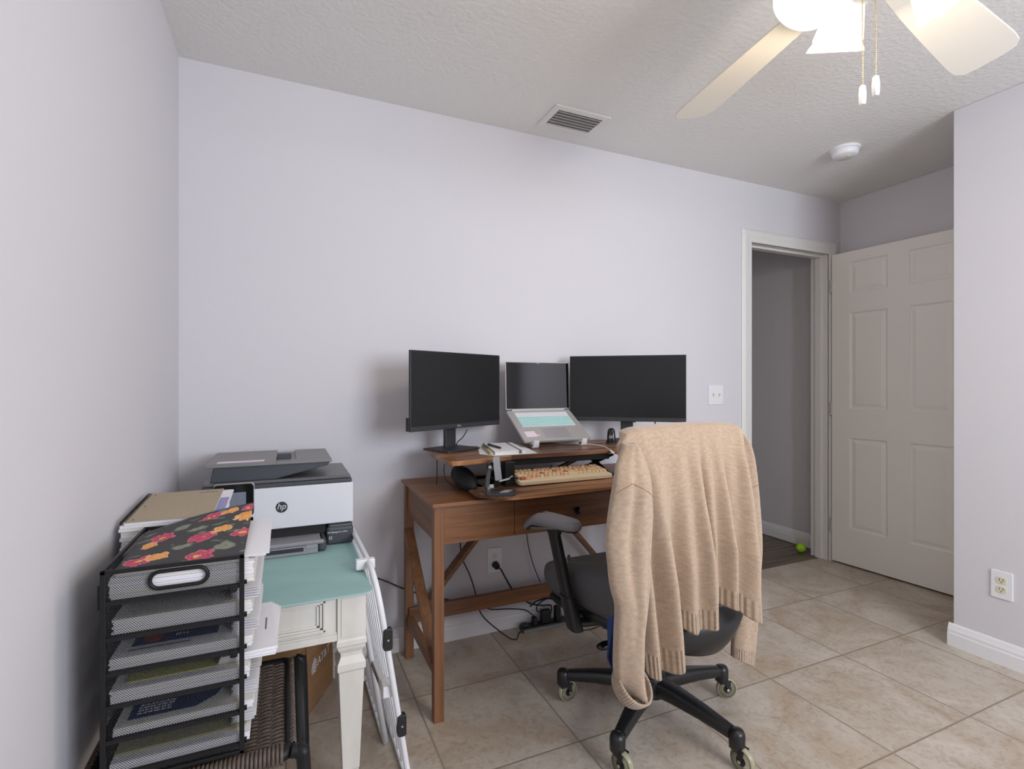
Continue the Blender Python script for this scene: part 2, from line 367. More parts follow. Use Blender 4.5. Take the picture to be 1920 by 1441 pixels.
def obj(name, mb, mats, parent=None, smooth=False, bevel=0, seg=2, subsurf=0, solid=0, local=False, origin=None):
    me = bpy.data.meshes.new(name)
    vs = mb.v
    if parent is not None and not local:
        root = parent
        inv = WM(parent).inverted()
        vs = [tuple(inv @ Vector(p)) for p in vs]
    if parent is None:
        if origin is None:
            xs = np.array(vs); origin = ((xs[:,0].min()+xs[:,0].max())/2, (xs[:,1].min()+xs[:,1].max())/2, xs[:,2].min())
        vs = [tuple(Vector(p)-Vector(origin)) for p in vs]
    me.from_pydata(vs, [], mb.f)
    if not isinstance(mats, (list, tuple)): mats = [mats]
    for m in mats: me.materials.append(MT[m] if isinstance(m, str) else m)
    me.polygons.foreach_set('material_index', mb.mi)
    ul = me.uv_layers.new(name='UVMap')
    flat = [c for f in mb.uv for p in f for c in p]; ul.data.foreach_set('uv', flat)
    if smooth: me.polygons.foreach_set('use_smooth', [True]*len(me.polygons))
    me.validate()
    bm = bmesh.new(); bm.from_mesh(me); bmesh.ops.recalc_face_normals(bm, faces=bm.faces[:]); bm.to_mesh(me); bm.free()
    me.update()
    o = bpy.data.objects.new(name, me); COL.objects.link(o)
    if parent is None: o.location = origin
    else: o.parent = parent
    if solid:
        md = o.modifiers.new('solid', 'SOLIDIFY'); md.thickness = solid; md.offset = 0
    if bevel:
        md = o.modifiers.new('bevel', 'BEVEL'); md.width = bevel; md.segments = seg; md.limit_method = 'ANGLE'; md.angle_limit = math.radians(35)
    if subsurf:
        md = o.modifiers.new('sub', 'SUBSURF'); md.levels = subsurf; md.render_levels = subsurf
    if smooth is True and not subsurf:
        try: me.set_sharp_from_angle(angle=math.radians(42))
        except Exception: pass
    return o
def WM(o):
    M = Matrix.Translation(o.location) @ o.rotation_euler.to_matrix().to_4x4()
    return (WM(o.parent) @ M) if o.parent else M
def thing(name, label, cat, loc=(0,0,0), rz=0, group=None):
    o = bpy.data.objects.new(name, None); COL.objects.link(o); o.empty_display_size = .05
    o.location = loc; o.rotation_euler = (0,0,rz); o['label'] = label; o['category'] = cat
    if group: o['group'] = group
    return o
def tag(o, label, cat, group=None):
    o['label'] = label; o['category'] = cat
    if group: o['group'] = group
    return o
def struct(name, mb, m, **k):
    o = obj(name, mb, m, **k); 
    if o.parent is None: o['kind'] = 'structure'
    return o
def text_mesh(name, s, size, m, parent, M, extrude=.0004, shear=0, align='CENTER'):
    cu = bpy.data.curves.new(name, 'FONT'); cu.body = s; cu.size = size; cu.extrude = extrude; cu.align_x = align; cu.align_y = 'CENTER'; cu.shear = shear
    t = bpy.data.objects.new('tmp', cu); COL.objects.link(t)
    dg = bpy.context.evaluated_depsgraph_get(); dg.update()
    me = bpy.data.meshes.new_from_object(t.evaluated_get(dg)); bpy.data.objects.remove(t)
    me.name = name; me.materials.clear(); me.materials.append(MT[m])
    me.transform(WM(parent).inverted() @ M); me.update()
    o = bpy.data.objects.new(name, me); COL.objects.link(o); o.parent = parent
    return o
def frame3(o, x, y, z):     # matrix with given axes
    x, y, z = Vector(x).normalized(), Vector(y).normalized(), Vector(z).normalized()
    return Matrix(((x.x,y.x,z.x,o[0]),(x.y,y.y,z.y,o[1]),(x.z,y.z,z.z,o[2]),(0,0,0,1)))
def smooth_path(pts, n=6):
    P = [Vector(p) for p in pts]; out = []
    for i in range(len(P)-1):
        p0 = P[max(i-1,0)]; p1 = P[i]; p2 = P[i+1]; p3 = P[min(i+2,len(P)-1)]
        for k in range(n):
            t = k/n; out.append(.5*((2*p1)+(p2-p0)*t+(2*p0-5*p1+4*p2-p3)*t*t+(3*p1-p0-3*p2+p3)*t**3))
    out.append(P[-1]); return out

# ================================================================== the room
XL, XR, XA, YB, YR, H = -.372, 2.79, 3.49, 2.30, -1.45, 2.44
X0, X1, DH = 2.636, 3.36, 2.07      # door opening
struct('floor', MB().box((XL-.1, YR-.1, -.1), (XA+.1, 2.355, 0)), 'tile')
struct('ceiling', MB().box((XL-.1, YR-.1, H), (XA+.1, YB+.12, H+.1)), 'ceil')
struct('wall_left', MB().box((XL-.1, YR-.1, 0), (XL, YB+.12, H)), 'wall')
b = MB().box((XL, YB, 0), (X0-.012, YB+.12, H)).box((X0-.012, YB, DH+.012), (X1+.012, YB+.12, H)).box((X1+.012, YB, 0), (XA, YB+.12, H))
struct('wall_back', b, 'wall')
b = MB().box((XR, YR, 0), (XA+.1, 1.32, H)).box((XA, 1.32, 0), (XA+.1, YB+.12, H))
struct('wall_right', b, 'wall', bevel=.004)
# rear wall with the window the daylight comes through
wx0, wx1, wz0, wz1 = .9, 2.4, .90, 2.25
b = MB().box((XL, YR-.1, 0), (wx0, YR, H)).box((wx1, YR-.1, 0), (XR, YR, H)).box((wx0, YR-.1, 0), (wx1, YR, wz0)).box((wx0, YR-.1, wz1), (wx1, YR, H))
struct('wall_rear', b, 'wall')
b = MB()
for x in (wx0, (wx0+wx1)/2-.02, wx1-.04): b.box((x, YR-.08, wz0), (x+.04, YR-.03, wz1))
for z in (wz0, wz1-.04): b.box((wx0, YR-.08, z), (wx1, YR-.03, z+.04))
struct('window_1', b, 'white')
# hall beyond the door
struct('floor_hall', MB().box((-.3, 2.355, -.1), (3.6, 5.0, -.004)), 'plank')
struct('ceiling_hall', MB().box((-.3, YB+.12, H), (3.6, 5.0, H+.1)), 'ceil')
b = MB().box((3.5, YB+.12, 0), (3.6, 5.0, H)).box((-.3, 4.9, 0), (3.5, 5.0, H)).box((-.4, YB+.12, 0), (-.3, 5.0, H))
struct('wall_hall', b, 'wall')

def base_profile(mb, p, q, n):     # baseboard run from p to q standing out along n
    p = Vector((*p, 0)); q = Vector((*q, 0)); n = Vector((*n, 0))
    prof = [(0,0),(.016,0),(.016,.055),(.013,.062),(.013,.072),(.009,.082),(.006,.092),(.003,.098),(0,.10)]
    r1 = [p + n*a + Vector((0,0,h)) for a, h in prof]; r2 = [q + n*a + Vector((0,0,h)) for a, h in prof]
    mb.loft([r1, r2])
b = MB(); base_profile(b, (XL, YB), (2.555, YB), (0,-1)); struct('baseboard_back', b, 'base')
b = MB(); base_profile(b, (XL, YR), (XL, YB-.016), (1,0)); struct('baseboard_left', b, 'base')
b = MB(); base_profile(b, (XR, YR), (XR, 1.336), (-1,0)); base_profile(b, (XR+.0005, 1.32), (XA, 1.32), (0,1)); base_profile(b, (XA, 1.336), (XA, YB-.02), (-1,0)); struct('baseboard_right', b, 'base')
b = MB(); base_profile(b, (3.5, YB+.12), (3.5, 4.9), (-1,0)); struct('baseboard_hall', b, 'base')
# door casing and jamb
b = MB()
cp = [(0,0),(.011,0),(.014,.012),(.014,.03),(.018,.04),(.018,.062),(.014,.072),(.008,.080),(0,.080)]   # (stand-out, distance from opening)
pts = lambda o, hor, base: [Vector(base) + Vector((0,-a,0)) + Vector(hor)*d for a, d in cp]
l0 = [Vector((X0-d, YB-a, 0)) for a, d in cp]; l1 = [Vector((X0-d, YB-a, DH+d)) for a, d in cp]
r1 = [Vector((min(X1+d, XA-.002), YB-a, DH+d)) for a, d in cp]; r0 = [Vector((min(X1+d, XA-.002), YB-a, 0)) for a, d in cp]
b.loft([l0, l1, r1, r0])
struct('trim_1', b, 'trim')
b = MB()
b.box((X0-.012, YB-.004, 0), (X0, YB+.124, DH)).box((X1, YB-.004, 0), (X1+.012, YB+.124, DH)).box((X0-.012, YB-.004, DH), (X1+.012, YB+.124, DH+.012))
b.box((X0, YB+.045, 0), (X0+.012, YB+.085, DH)).box((X1-.012, YB+.045, 0), (X1, YB+.085, DH)).box((X0+.012, YB+.045, DH-.012), (X1-.012, YB+.085, DH))
struct('trim_2', b, 'trim')
# the door slab, swung open into the room
DW, DT = .765, .035
dr = bpy.data.objects.new('door_1', None); COL.objects.link(dr); dr.location = (X1+.004, YB-.025, 0); dr.rotation_euler = (0,0,-PI/2+math.radians(4)); dr['kind'] = 'structure'
def door_face(mb, sgn):
    # local: x along the door from the hinge, y thickness, z up
    xs = [0, .112, .334, .448, .668, DW]; zs = [.012, .245, .842, 1.03, 1.66, 1.785, 1.99, 2.058]
    y = 0 if sgn < 0 else DT
    panels = [(i, j) for i in (1, 3) for j in (1, 3, 5)]
    for i in range(5):
        for j in range(7):
            a = [(xs[i],zs[j]),(xs[i+1],zs[j]),(xs[i+1],zs[j+1]),(xs[i],zs[j+1])]
            if (i, j) not in panels:
                mb.add([(x, y, z) for x, z in a], [(0,1,2,3)]); continue
            rings = []
            for ins, dep in ((0,0),(.009,.007),(.016,.007),(.036,.0015)):
                rings.append([(xs[i]+ins, y - sgn*dep, zs[j]+ins),(xs[i+1]-ins, y - sgn*dep, zs[j]+ins),(xs[i+1]-ins, y - sgn*dep, zs[j+1]-ins),(xs[i]+ins, y - sgn*dep, zs[j+1]-ins)])
            vs = [p for r in rings for p in r]; fs = []
            for k in range(3):
                for e in range(4): fs.append((k*4+e, k*4+(e+1)%4, (k+1)*4+(e+1)%4, (k+1)*4+e))
            fs.append((12,13,14,15)); mb.add(vs, fs)
b = MB(); door_face(b, -1); door_face(b, 1)
z0, z1 = .012, 2.058
b.add([(0,0,z0),(DW,0,z0),(DW,DT,z0),(0,DT,z0),(0,0,z1),(DW,0,z1),(DW,DT,z1),(0,DT,z1)], [(3,2,1,0),(4,5,6,7),(1,2,6,5),(3,0,4,7)])
obj('door_panel', b, 'door', dr, local=True)
b = MB()
for s in (-1, 1):
    yy = 0 if s < 0 else DT
    b.lathe([(.030,0),(.030,.006),(.012,.012),(.012,.030),(.026,.038),(.029,.052),(.022,.066),(.0,.070)], (DW-.048, yy, 1.015), (0,s,0), 20)
obj('door_knob', b, 'bronze', dr, smooth=True, local=True)
b = MB()
for z in (.25, 1.03, 1.85): b.cyl((-.004,-.006,z-.045), (-.004,-.006,z+.045), .006, 10)
obj('hinge', b, 'alu', dr, local=True)

# ================================================================== things fixed to the room
t = thing('air_vent', 'white ceiling air vent with angled louvres near the back wall', 'vent', (1.25, 2.095, H))
b = MB(); x0,x1,y0,y1 = -.147,.147,-.095,.097
z = -.008
for (a,c,d,e) in ((x0,y0,x1,y0+.03),(x0,y1-.03,x1,y1),(x0,y0+.03,x0+.03,y1-.03),(x1-.03,y0+.03,x1,y1-.03)): b.box((a,c,z),(d,e,0))
obj('vent_frame', b, 'trim', t, local=True)
b = MB().box((x0+.028,y0+.028,-.002),(x1-.028,y1-.028,0)); obj('vent_backing', b, 'ventshade', t, local=True)  # flat plate, its grey paints the shade behind the louvres
for k in range(6):
    yy = y0+.04+k*.0225; b = MB().add([(x0+.031,yy-.006,-.0125),(x1-.031,yy-.006,-.0125),(x1-.031,yy+.006,-.003),(x0+.031,yy+.006,-.003)], [(0,1,2,3)])
    obj('louvre', b, 'alu' if 0 else 'trim', t, local=True, solid=.0012)
t = thing('smoke_detector', 'round white smoke detector on the ceiling near the door', 'smoke detector', (2.715, 1.765, H))
b = MB().lathe([(.070,0),(.070,-.012),(.066,-.014)], n=36); obj('mounting_plate', b, 'white', t, smooth=True, local=True)
b = MB().lathe([(.062,-.013),(.063,-.020),(.060,-.036),(.052,-.043),(.0,-.045)], n=36); obj('detector_body', b, 'white', t, smooth=True, local=True)
b = MB().lathe([(.010,-.044),(.010,-.047),(0,-.047)], (0,-.018,0), n=16); obj('test_button', b, 'ivory', t, smooth=True, local=True)
def outlet(name, label, loc, rz, ivory):
    t = thing(name, label, 'outlet', loc, rz)      # local -y points into the room
    M = Matrix.Rotation(PI/2, 4, 'X')
    b = MB().prism(rrect(.074,.118,.005), 0, .006, M); obj('cover_plate', b, 'white', t, local=True, bevel=.002)
    for s in (-1, 1):
        b = MB().prism(sellipse(.017,.0145,24,3.2,0,s*.0195), .005, .008, M)
        f = obj('socket', b, 'ivory' if ivory else 'white', t, local=True)
        b = MB()
        for x in (-.006,.006): b.box((x-.0011,-.0086,s*.0195-.001),(x+.0011,-.0078,s*.0195+.008))
        b.cyl((0,-.0086,s*.0195-.007),(0,-.0078,s*.0195-.007),.0022,10)
        obj('socket_slots', b, 'ink', f, local=True)
    return t
outlet('wall_outlet', 'wall outlet with cream sockets low on the right wall', (XR, 1.145, .337), -PI/2, True)
outlet('wall_outlet', 'white wall outlet under the desk with a black plug in it', (.926, YB, .342), 0, False)
t = thing('light_switch', 'white double light switch plate beside the door frame', 'light switch', (2.347, YB, 1.128))
b = MB().box((-.058,-.006,-.058),(.058,0,.058)); obj('cover_plate', b, 'white', t, local=True, bevel=.002)
for x in (-.023,.023):
    b = MB().box((x-.005,-.008,-.012),(x+.005,-.004,.012)).box((x-.003,-.018,-.001),(x+.003,-.006,.007)); obj('toggle', b, 'ivory', t, local=True, bevel=.0008)

# ------------------------------------------------------------------ ceiling fan
FC = (1.235, .735)
t = thing('ceiling_fan', 'white five-blade ceiling fan with lit frosted shades and two pull chains', 'ceiling fan', (*FC, H))
b = MB().lathe([(.0,0),(.075,0),(.075,-.02),(.03,-.05),(.016,-.05),(.016,-.10),(.05,-.11),(.13,-.125),(.155,-.16),(.155,-.205),(.12,-.24),(.06,-.25)], n=40)
obj('motor_housing', b, 'white', t, smooth=True, local=True)
b = MB().lathe([(.055,-.25),(.085,-.262),(.085,-.30),(.05,-.325),(.045,-.345),(.02,-.36),(0,-.362)], n=32)
obj('switch_housing', b, 'white', t, smooth=True, local=True)
BZ = -.262
for k in range(5):
    az = math.radians(80.0-72*k)
    M = Matrix.Rotation(az, 4, 'Z') @ Matrix.Translation((0,0,BZ)) @ Matrix.Rotation(math.radians(-11), 4, 'X')
    out = []; n = 14
    prof = [(.17,.050),(.25,.057),(.40,.066),(.55,.074),(.66,.079),(.705,.077),(.735,.062)]
    up = [(x, w_) for x, w_ in prof]; pts = up + [(.742,.03),(.742,-.03)] + [(x,-w_) for x, w_ in reversed(up)]
    b = MB().prism([(x, y) for x, y in reversed(pts)], -.003, .003, M)
    bl = obj('blade', b, 'fanw', t, local=True, bevel=.0015)
    b = MB().bar(M @ Vector((.12,0,.012)), M @ Vector((.24,0,.006)), .05, .008); obj('blade_bracket', b, 'white', bl, local=True)
for az in (155, 62, -27, -115):
    a = math.radians(az); rad = Vector((math.cos(a), math.sin(a), 0)); ax = (rad*.52 + Vector((0,0,-.85))).normalized()
    c0 = rad*.085 + Vector((0,0,-.250))
    b = MB().tube(smooth_path([rad*.03+Vector((0,0,-.27)), rad*.07+Vector((0,0,-.25)), c0+ax*.01]), .011, 12); b.lathe([(.026,0),(.028,.022),(.026,.026)], c0, ax, 20)
    h = obj('lamp_arm', b, 'white', t, smooth=True, local=True)
    prof = [(.028,.018),(.036,.035),(.046,.075),(.054,.110),(.058,.128),(.056,.134),(.064,.146),(.0665,.154),(.064,.152),(.054,.132),(.050,.110),(.042,.075),(.033,.037),(.026,.022)]
    b = MB(); b.lathe(prof+[prof[0]], c0, ax, 32)
    obj('lamp_shade', b, 'shade', t, smooth=True, local=True)
    p = c0+ax*.085; b = MB().sph(p, (.021,.021,.026), 16, 10); obj('light_bulb', b, 'bulb', t, smooth=True, local=True)
    l = bpy.data.lights.new('fan_lamp', 'POINT'); l.energy = 3.4; l.color = (1.0,.83,.62); l.shadow_soft_size = .03
    lo = bpy.data.objects.new('fan_lamp', l); COL.objects.link(lo); lo.location = Vector((*FC, H)) + c0 + ax*.175
for (x, y, zb) in ((1.199,.74,1.825),(1.180,.70,1.82)):
    lx, ly = x-FC[0], y-FC[1]; zt = -.335; zf = zb+.045-H
    b = MB(); 
    n = int((zt-zf)/.0046)
    for k in range(n): b.sph((lx,ly,zt-k*.0046), .0017, 6, 4)
    b.tube([(lx*.4,ly*.4,zt+.01),(lx*.8,ly*.8,zt+.006),(lx,ly,zt)], .0015, 6)
    c = obj('pull_chain', b, 'brass', t, smooth=True, local=True)
    b = MB().lathe([(.0025,0),(.006,-.004),(.0078,-.02),(.0070,-.040),(.0055,-.045),(0,-.045)], (lx,ly,zf), n=16); obj('chain_fob', b, 'white', c, smooth=True, local=True)

# ================================================================== desk
DX0, DX1, DY0, DY1, DZ = .469, 1.640, 1.738, 2.262, .772
t = thing('desk', 'brown wooden writing desk with crossed rear braces and one drawer', 'desk', ((DX0+DX1)/2, 2.0, 0))
b = MB().box((DX0, DY0, DZ-.014), (DX1, DY1, DZ)); obj('desktop', b, 'desk_x', t, bevel=.0015)
lw = .036
for lx in (DX0+.008, DX1-.008-lw):
    for ly in (DY0+.01, DY1-.012-lw): obj('leg', MB().box((lx, ly, 0), (lx+lw, ly+lw, DZ-.014)), 'desk_z', t, bevel=.0015)
    xi = lx+.009
    obj('side_panel', MB().box((xi, DY0+.01+lw, .630), (xi+.018, DY1-.012-lw, DZ-.014)), 'desk_y', t, bevel=.001)
    obj('side_rail', MB().box((lx+.006, DY0+.01+lw, .150), (lx+.030, DY1-.012-lw, .190)), 'desk_y', t, bevel=.001)
    obj('side_brace', MB().bar((lx+.012, DY0+.045, .200), (lx+.012, DY1-.05, .560), .018, .040, (1,0,0)), 'desk_y', t, bevel=.001)
z0, z1 = .624, DZ-.014
for a, c in ((DX0+.008+lw, .785), (1.319, DX1-.008-lw)): obj('front_panel', MB().box((a, DY0+.012, z0), (c, DY0+.030, z1)), 'desk_x', t, bevel=.001)
d = obj('drawer', MB().box((.7875, DY0+.011, z0), (1.3165, DY0+.030, z1-.003)).box((.80, DY0+.03, z0+.01), (1.304, 2.12, z0+.11)), 'desk_x', t, bevel=.001)
obj('drawer_knob', MB().lathe([(.006,0),(.006,.012),(.013,.018),(.015,.024),(.012,.030),(0,.032)], (1.045, DY0+.011, .697), (0,-1,0), 20), 'blackgloss', d, smooth=True)
obj('back_panel', MB().box((DX0+.044, DY1-.035, .65), (DX1-.044, DY1-.02, DZ-.014)), 'desk_x', t)
yb = DY1-.040
obj('stretcher', MB().box((DX0+.02, yb-.022, .157), (DX1-.02, yb, .222)), 'desk_x', t, bevel=.0015)
obj('cross_brace', MB().bar((.512, yb+.010, .150), (1.015, yb+.010, .72), .018, .058, (0,1,0)), 'desk_x', t, bevel=.001)
obj('cross_brace', MB().bar((2*1.0545-.512, yb+.010, .150), (2*1.0545-1.015, yb+.010, .72), .018, .058, (0,1,0)), 'desk_x', t, bevel=.001)

# ------------------------------------------------------------------ sit-stand riser on the desk
t = thing('desk_riser', 'two-tier sit-stand riser with rustic wood boards and black metal lift', 'desk riser', (1.05, 1.95, DZ))
PZ, PT = .912, .018
pts = [(.548,2.13),(.540,1.800),(.552,1.782),(.575,1.775),(.780,1.812),(.806,1.822),(.806,1.835),(.850,1.842),(1.262,1.842),(1.280,1.832),(1.290,1.775),(1.310,1.762),(1.520,1.762),(1.545,1.775),(1.555,1.80),(1.550,2.13),(1.45,2.19),(.65,2.19)]
b = MB().prism(pts, PZ-PT, PZ); obj('monitor_platform', b, 'rustic', t, bevel=.002)
pts = [(.632,1.830),(.626,1.735),(.634,1.712),(.700,1.648),(.722,1.634),(.750,1.629),(1.370,1.652),(1.400,1.658),(1.478,1.735),(1.486,1.76),(1.482,1.830)]
b = MB().prism(pts, .785, .800); obj('keyboard_tray', b, 'rustic', t, bevel=.002)
b = MB()
for x in (.735, 1.375):
    b.box((x-.012, 1.82, DZ), (x+.012, 2.17, DZ+.012)); b.box((x-.010, 1.80, .800), (x+.010, 1.86, .83))
b.box((.735,2.14,DZ),(1.375,2.165,DZ+.012)).box((.735,1.90,DZ),(1.375,1.925,DZ+.012))
obj('base_frame', b, 'blackm', t, bevel=.001)
b = MB().box((.82, 1.858, .868), (1.285, 1.876, PZ-PT)).box((.82, 2.10, .872), (1.285, 2.12, PZ-PT))
for x in (.83, 1.28): b.box((x-.008, 1.866, .872), (x+.008, 2.12, PZ-PT))
obj('platform_frame', b, 'blackm', t, bevel=.001)
for x in (.815, 1.30):
    obj('lift_arm', MB().bar((x,1.86,DZ+.016),(x,2.12,.885),.008,.022,(1,0,0)).bar((x+.012,2.12,DZ+.016),(x+.012,1.88,.882),.008,.022,(1,0,0)), 'blackm', t)
obj('gas_strut', MB().cyl((1.02,1.99,.79),(1.19,1.96,.862),.009,12).cyl((1.19,1.96,.862),(1.235,1.952,.880),.004,10), 'chrome', t, smooth=True)
for x in (.790, 1.345):
    obj('release_lever', MB().box((x-.020,1.80,.800),(x+.020,1.845,PZ-PT-.001)).bar((x,1.81,.835),(x+.03,1.79,.828),.012,.006), 'blackm', t, bevel=.003)

# ------------------------------------------------------------------ monitors
def monitor(label, c, ang, base_c, w_=.515, h_=.318, logo=False, port=False):
    # c: centre of the screen bottom edge; local +x along the screen, local -y faces the viewer
    t = thing('monitor', label, 'monitor', (c[0], c[1], PZ), ang, 'monitors on the riser')
    zb = c[2]-PZ
    b = MB().box((-w_/2, 0, zb), (w_/2, .012, zb+h_)); obj('bezel', b, 'char', t, local=True, bevel=.002)
    b = MB().box((-w_/2+.05, .012, zb+.05), (w_/2-.05, .040, zb+h_-.06)); obj('rear_housing', b, 'black', t, local=True, bevel=.010)
    b = MB().box((-w_/2+.004, -.0012, zb+.020), (w_/2-.004, .002, zb+h_-.004)); obj('screen', b, 'screen', t, local=True)
    b = MB().box((-.030, .050, .006), (.030, .068, zb+.17)).box((-.028,.036,zb+.08),(.028,.055,zb+.17)); obj('stand_neck', b, 'char', t, local=True, bevel=.004)
    b = MB().prism(rrect(.19,.165,.012,4,0,.045), 0, .007); obj('stand_base', b, 'char', t, local=True, bevel=.0015)
    if logo: text_mesh('logo', 'DELL', .011, 'alu', t, WM(t) @ Matrix.Translation((0,-.0006,zb+.010)) @ Matrix.Rotation(PI/2,4,'X'))
    if port: obj('side_bracket', MB().box((-w_/2-.006,.004,zb+.002),(-w_/2,.022,zb+.055)), 'black', t, local=True, bevel=.001)
    return t
a1 = math.atan2(.224,.464); monitor('left black monitor, turned towards the chair, logo on its chin', (.672, 2.068, 1.006), a1, None, logo=True, port=True)
a2 = math.atan2(-.339,.426); monitor('right black monitor behind the sweater-draped chair, angled left', (1.503, 2.030, 1.012), a2, None, w_=.548)
# cables behind the monitors
def cable(label, pts, r=.0022, m='black', cat='cable', name='cable', n=6):
    o = obj(name, MB().tube(smooth_path(pts, n), r, 8), m, smooth='all'); tag(o, label, cat); return o
cable('thin black cable slanting behind the left monitor stand', [(.74,2.16,.99),(.722,2.17,.955),(.70,2.19,.925),(.70,2.205,.86),(.70,2.215,.776)])
o = cable('thin black cable with a plug hanging under the right monitor', [(1.60,2.10,1.03),(1.593,2.105,.99),(1.583,2.12,.95),(1.578,2.13,.915)], .0022)
b = MB().box((1.592,2.092,1.000),(1.608,2.110,1.022)); obj('plug', b, 'black', o, bevel=.003)
cable('second black cable hanging right of the plugged one', [(1.690,2.04,1.04),(1.688,2.05,.98),(1.685,2.07,.93),(1.675,2.10,.85),(1.67,2.20,.70),(1.65,2.27,.40)], .003)

# ------------------------------------------------------------------ laptop on its white stand
LA = math.radians(1.0)
t = thing('laptop_stand', 'white folding laptop stand holding the open laptop', 'laptop stand', (1.12, 2.08, PZ))
for x in (.995, 1.238):
    s = -1 if x < 1.1 else 1
    b = MB().bar((x-s*.0, 2.000, PZ+.010), (x-s*.055, 2.165, PZ+.012), .016, .014)
    b.bar((x-s*.055, 2.160, PZ+.014), (x-s*.030, 2.205, PZ+.110), .014, .010)
    a_ = obj('stand_arm', b, 'white', t, bevel=.002)
    b = MB().prism(sellipse(.013,.013,24,2), -.014, .014, frame3((x, 1.998, PZ+.0135), (0,1,0), (0,0,1), (1,0,0))).bar((x,1.986,PZ+.014),(x,1.981,PZ+.034),.026,.006)
    f_ = obj('stand_hook', b, 'white', a_, bevel=.002)
    obj('rubber_pad', MB().cyl((x-.0148, 1.998, PZ+.0135),(x-.0142, 1.998, PZ+.0135), .006, 16), 'ink', f_)
obj('crossbar', MB().bar((1.05,2.165,PZ+.008),(1.18,2.165,PZ+.008),.03,.006), 'alu', t)
lw2, ld = .345, .236
tilt = math.atan2(.124,.20)
t = thing('laptop', 'open grey laptop with mint key cover raised on the white stand', 'laptop', (1.124, 2.012, .942), LA)
Mb = Matrix.Rotation(tilt, 4, 'X')
def lbox(b, a, c): return b.box(a, c, Mb)
b = MB().prism(rrect(lw2, ld, .012, 4, 0, ld/2), -.011, 0, Mb); obj('base', b, 'alu', t, local=True, bevel=.0015)
b = MB()
b.box((-.14,.105,.0004),(.14,.215,.0022), Mb); kc = obj('key_cover', b, 'white', t, local=True)
MT['mint'] = mat('mint_silicone', (.42,.70,.68), .6); MT['mintw'] = mat('pale_silicone', (.74,.76,.80), .6)
rows = [(.199,.014,14,'mintw'),(.181,.0165,14,'mintw'),(.1625,.0165,14,'mint'),(.144,.0165,13,'mint'),(.1255,.0165,12,'mint'),(.107,.0165,8,'mint')]
for (y0, hh, n, mm) in rows:
    pass
for idx, mm in ((0,'mintw'),(1,'mint')):
    b = MB()
    for ri, (y0, hh, n, mk) in enumerate(rows):
        if mk != mm: continue
        ws = [1.0]*n
        if ri == 2: ws[0] = 1.5
        if ri == 3: ws[0] = 1.8; ws[-1] = 1.8
        if ri == 4: ws[0] = 2.3; ws[-1] = 2.3
        if ri == 5: ws[3] = 5.0; ws[0] = 1.2
        tot = sum(ws); x = -.138
        for q in ws:
            ww = .276*q/tot; b.box((x+.0008,y0,.002),(x+ww-.0008,y0+hh,.0034), Mb); x += ww
    obj('cover_keys', b, mm, kc, local=True, bevel=.0006)
b = MB().box((-.055,.018,.0001),(.075,.092,.0006), Mb); MT['pad'] = mat('trackpad', (.43,.42,.44), .35, .35); obj('trackpad', b, 'pad', t, local=True)
b = MB().box((-.148,.030,.0001),(-.098,.070,.0008), Mb); st = obj('palm_sticker', b, 'paper', t, local=True)
for k, (y0, L_) in enumerate(((.058,.040),(.046,.052),(.034,.066))):
    obj('sticker_stripe', MB().box((-.146,y0,.0006),(-.146+L_,y0+.009,.0014), Mb), 'pinkw', st, local=True)
# lid
hy, hz = (Mb @ Vector((0, ld, 0)))[1:3]
Ml = Matrix.Translation((0, hy, hz)) @ Matrix.Rotation(math.radians(-1.5), 4, 'X')
b = MB().box((-lw2/2,0,.004),(lw2/2,.006,.232), Ml); lid = obj('lid', b, 'alu', t, local=True, bevel=.002)
b = MB().box((-lw2/2+.003,-.0012,.008),(lw2/2-.003,.001,.229), Ml); obj('display', b, 'lapscreen', lid, local=True)
b = MB().cyl(Ml @ Vector((-lw2/2+.03,0,.002)), Ml @ Vector((lw2/2-.03,0,.002)), .005, 12); obj('hinge', b, 'alu', lid, local=True)
b = MB().box((-.007,-.0018,.2235),(.007,-.001,.2275), Ml); obj('camera_cover', b, 'hpgrey', lid, local=True)

# ------------------------------------------------------------------ small things on the riser
o = obj('paper_sheet', MB().prism([(.706,1.913),(.741,1.846),(.930,1.846),(.995,2.165),(.80,2.19)], PZ+.0005, PZ+.0018), 'paper'); tag(o, 'white paper sheets lying under the notebook on the riser', 'paper')
t = thing('notebook', 'white notebook with sage elastic band on paper sheets beside the laptop', 'notebook', (.84, 1.98, PZ+.0018))
q = [(.752,1.862),(.888,1.866),(.944,2.135),(.816,2.140)]
obj('page_block', MB().prism(q, PZ+.003, PZ+.0125), 'paper2', t, bevel=.0006)
obj('cover', MB().prism([(x+(x-.85)*.02, y+(y-2)*.02) for x, y in q], PZ+.0125, PZ+.0142).prism([(x+(x-.85)*.02, y+(y-2)*.02) for x, y in q], PZ+.0018, PZ+.003), 'paper', t)
obj('elastic_band', MB().bar((.862,1.860,PZ+.015),(.918,2.138,PZ+.015),.006,.0014).box((.858,1.856,PZ+.002),(.866,1.8605,PZ+.0155)), 'sage', t)
o = obj('bookmark_strap', MB().bar((.738,1.862,PZ+.007),(.800,2.120,PZ+.007),.016,.010), 'sand', bevel=.002); tag(o, 'yellow-green folded strap along the left edge of the notebook', 'strap')
def pen(label, p, q, m):
    p = Vector(p); q = Vector(q); d = (q-p).normalized(); L_ = (q-p).length
    t = thing('pen', label, 'pen', p)
    obj('barrel', MB().lathe([(.0012,0),(.0042,.010),(.0045,.02),(.0045,L_-.03),(.0042,L_)], p, d, 14), m, t, smooth=True)
    obj('clip', MB().bar(p+d*(L_-.045)+Vector((0,0,.0052)), p+d*(L_-.002)+Vector((0,0,.0052)), .003, .0012), 'chrome', t)
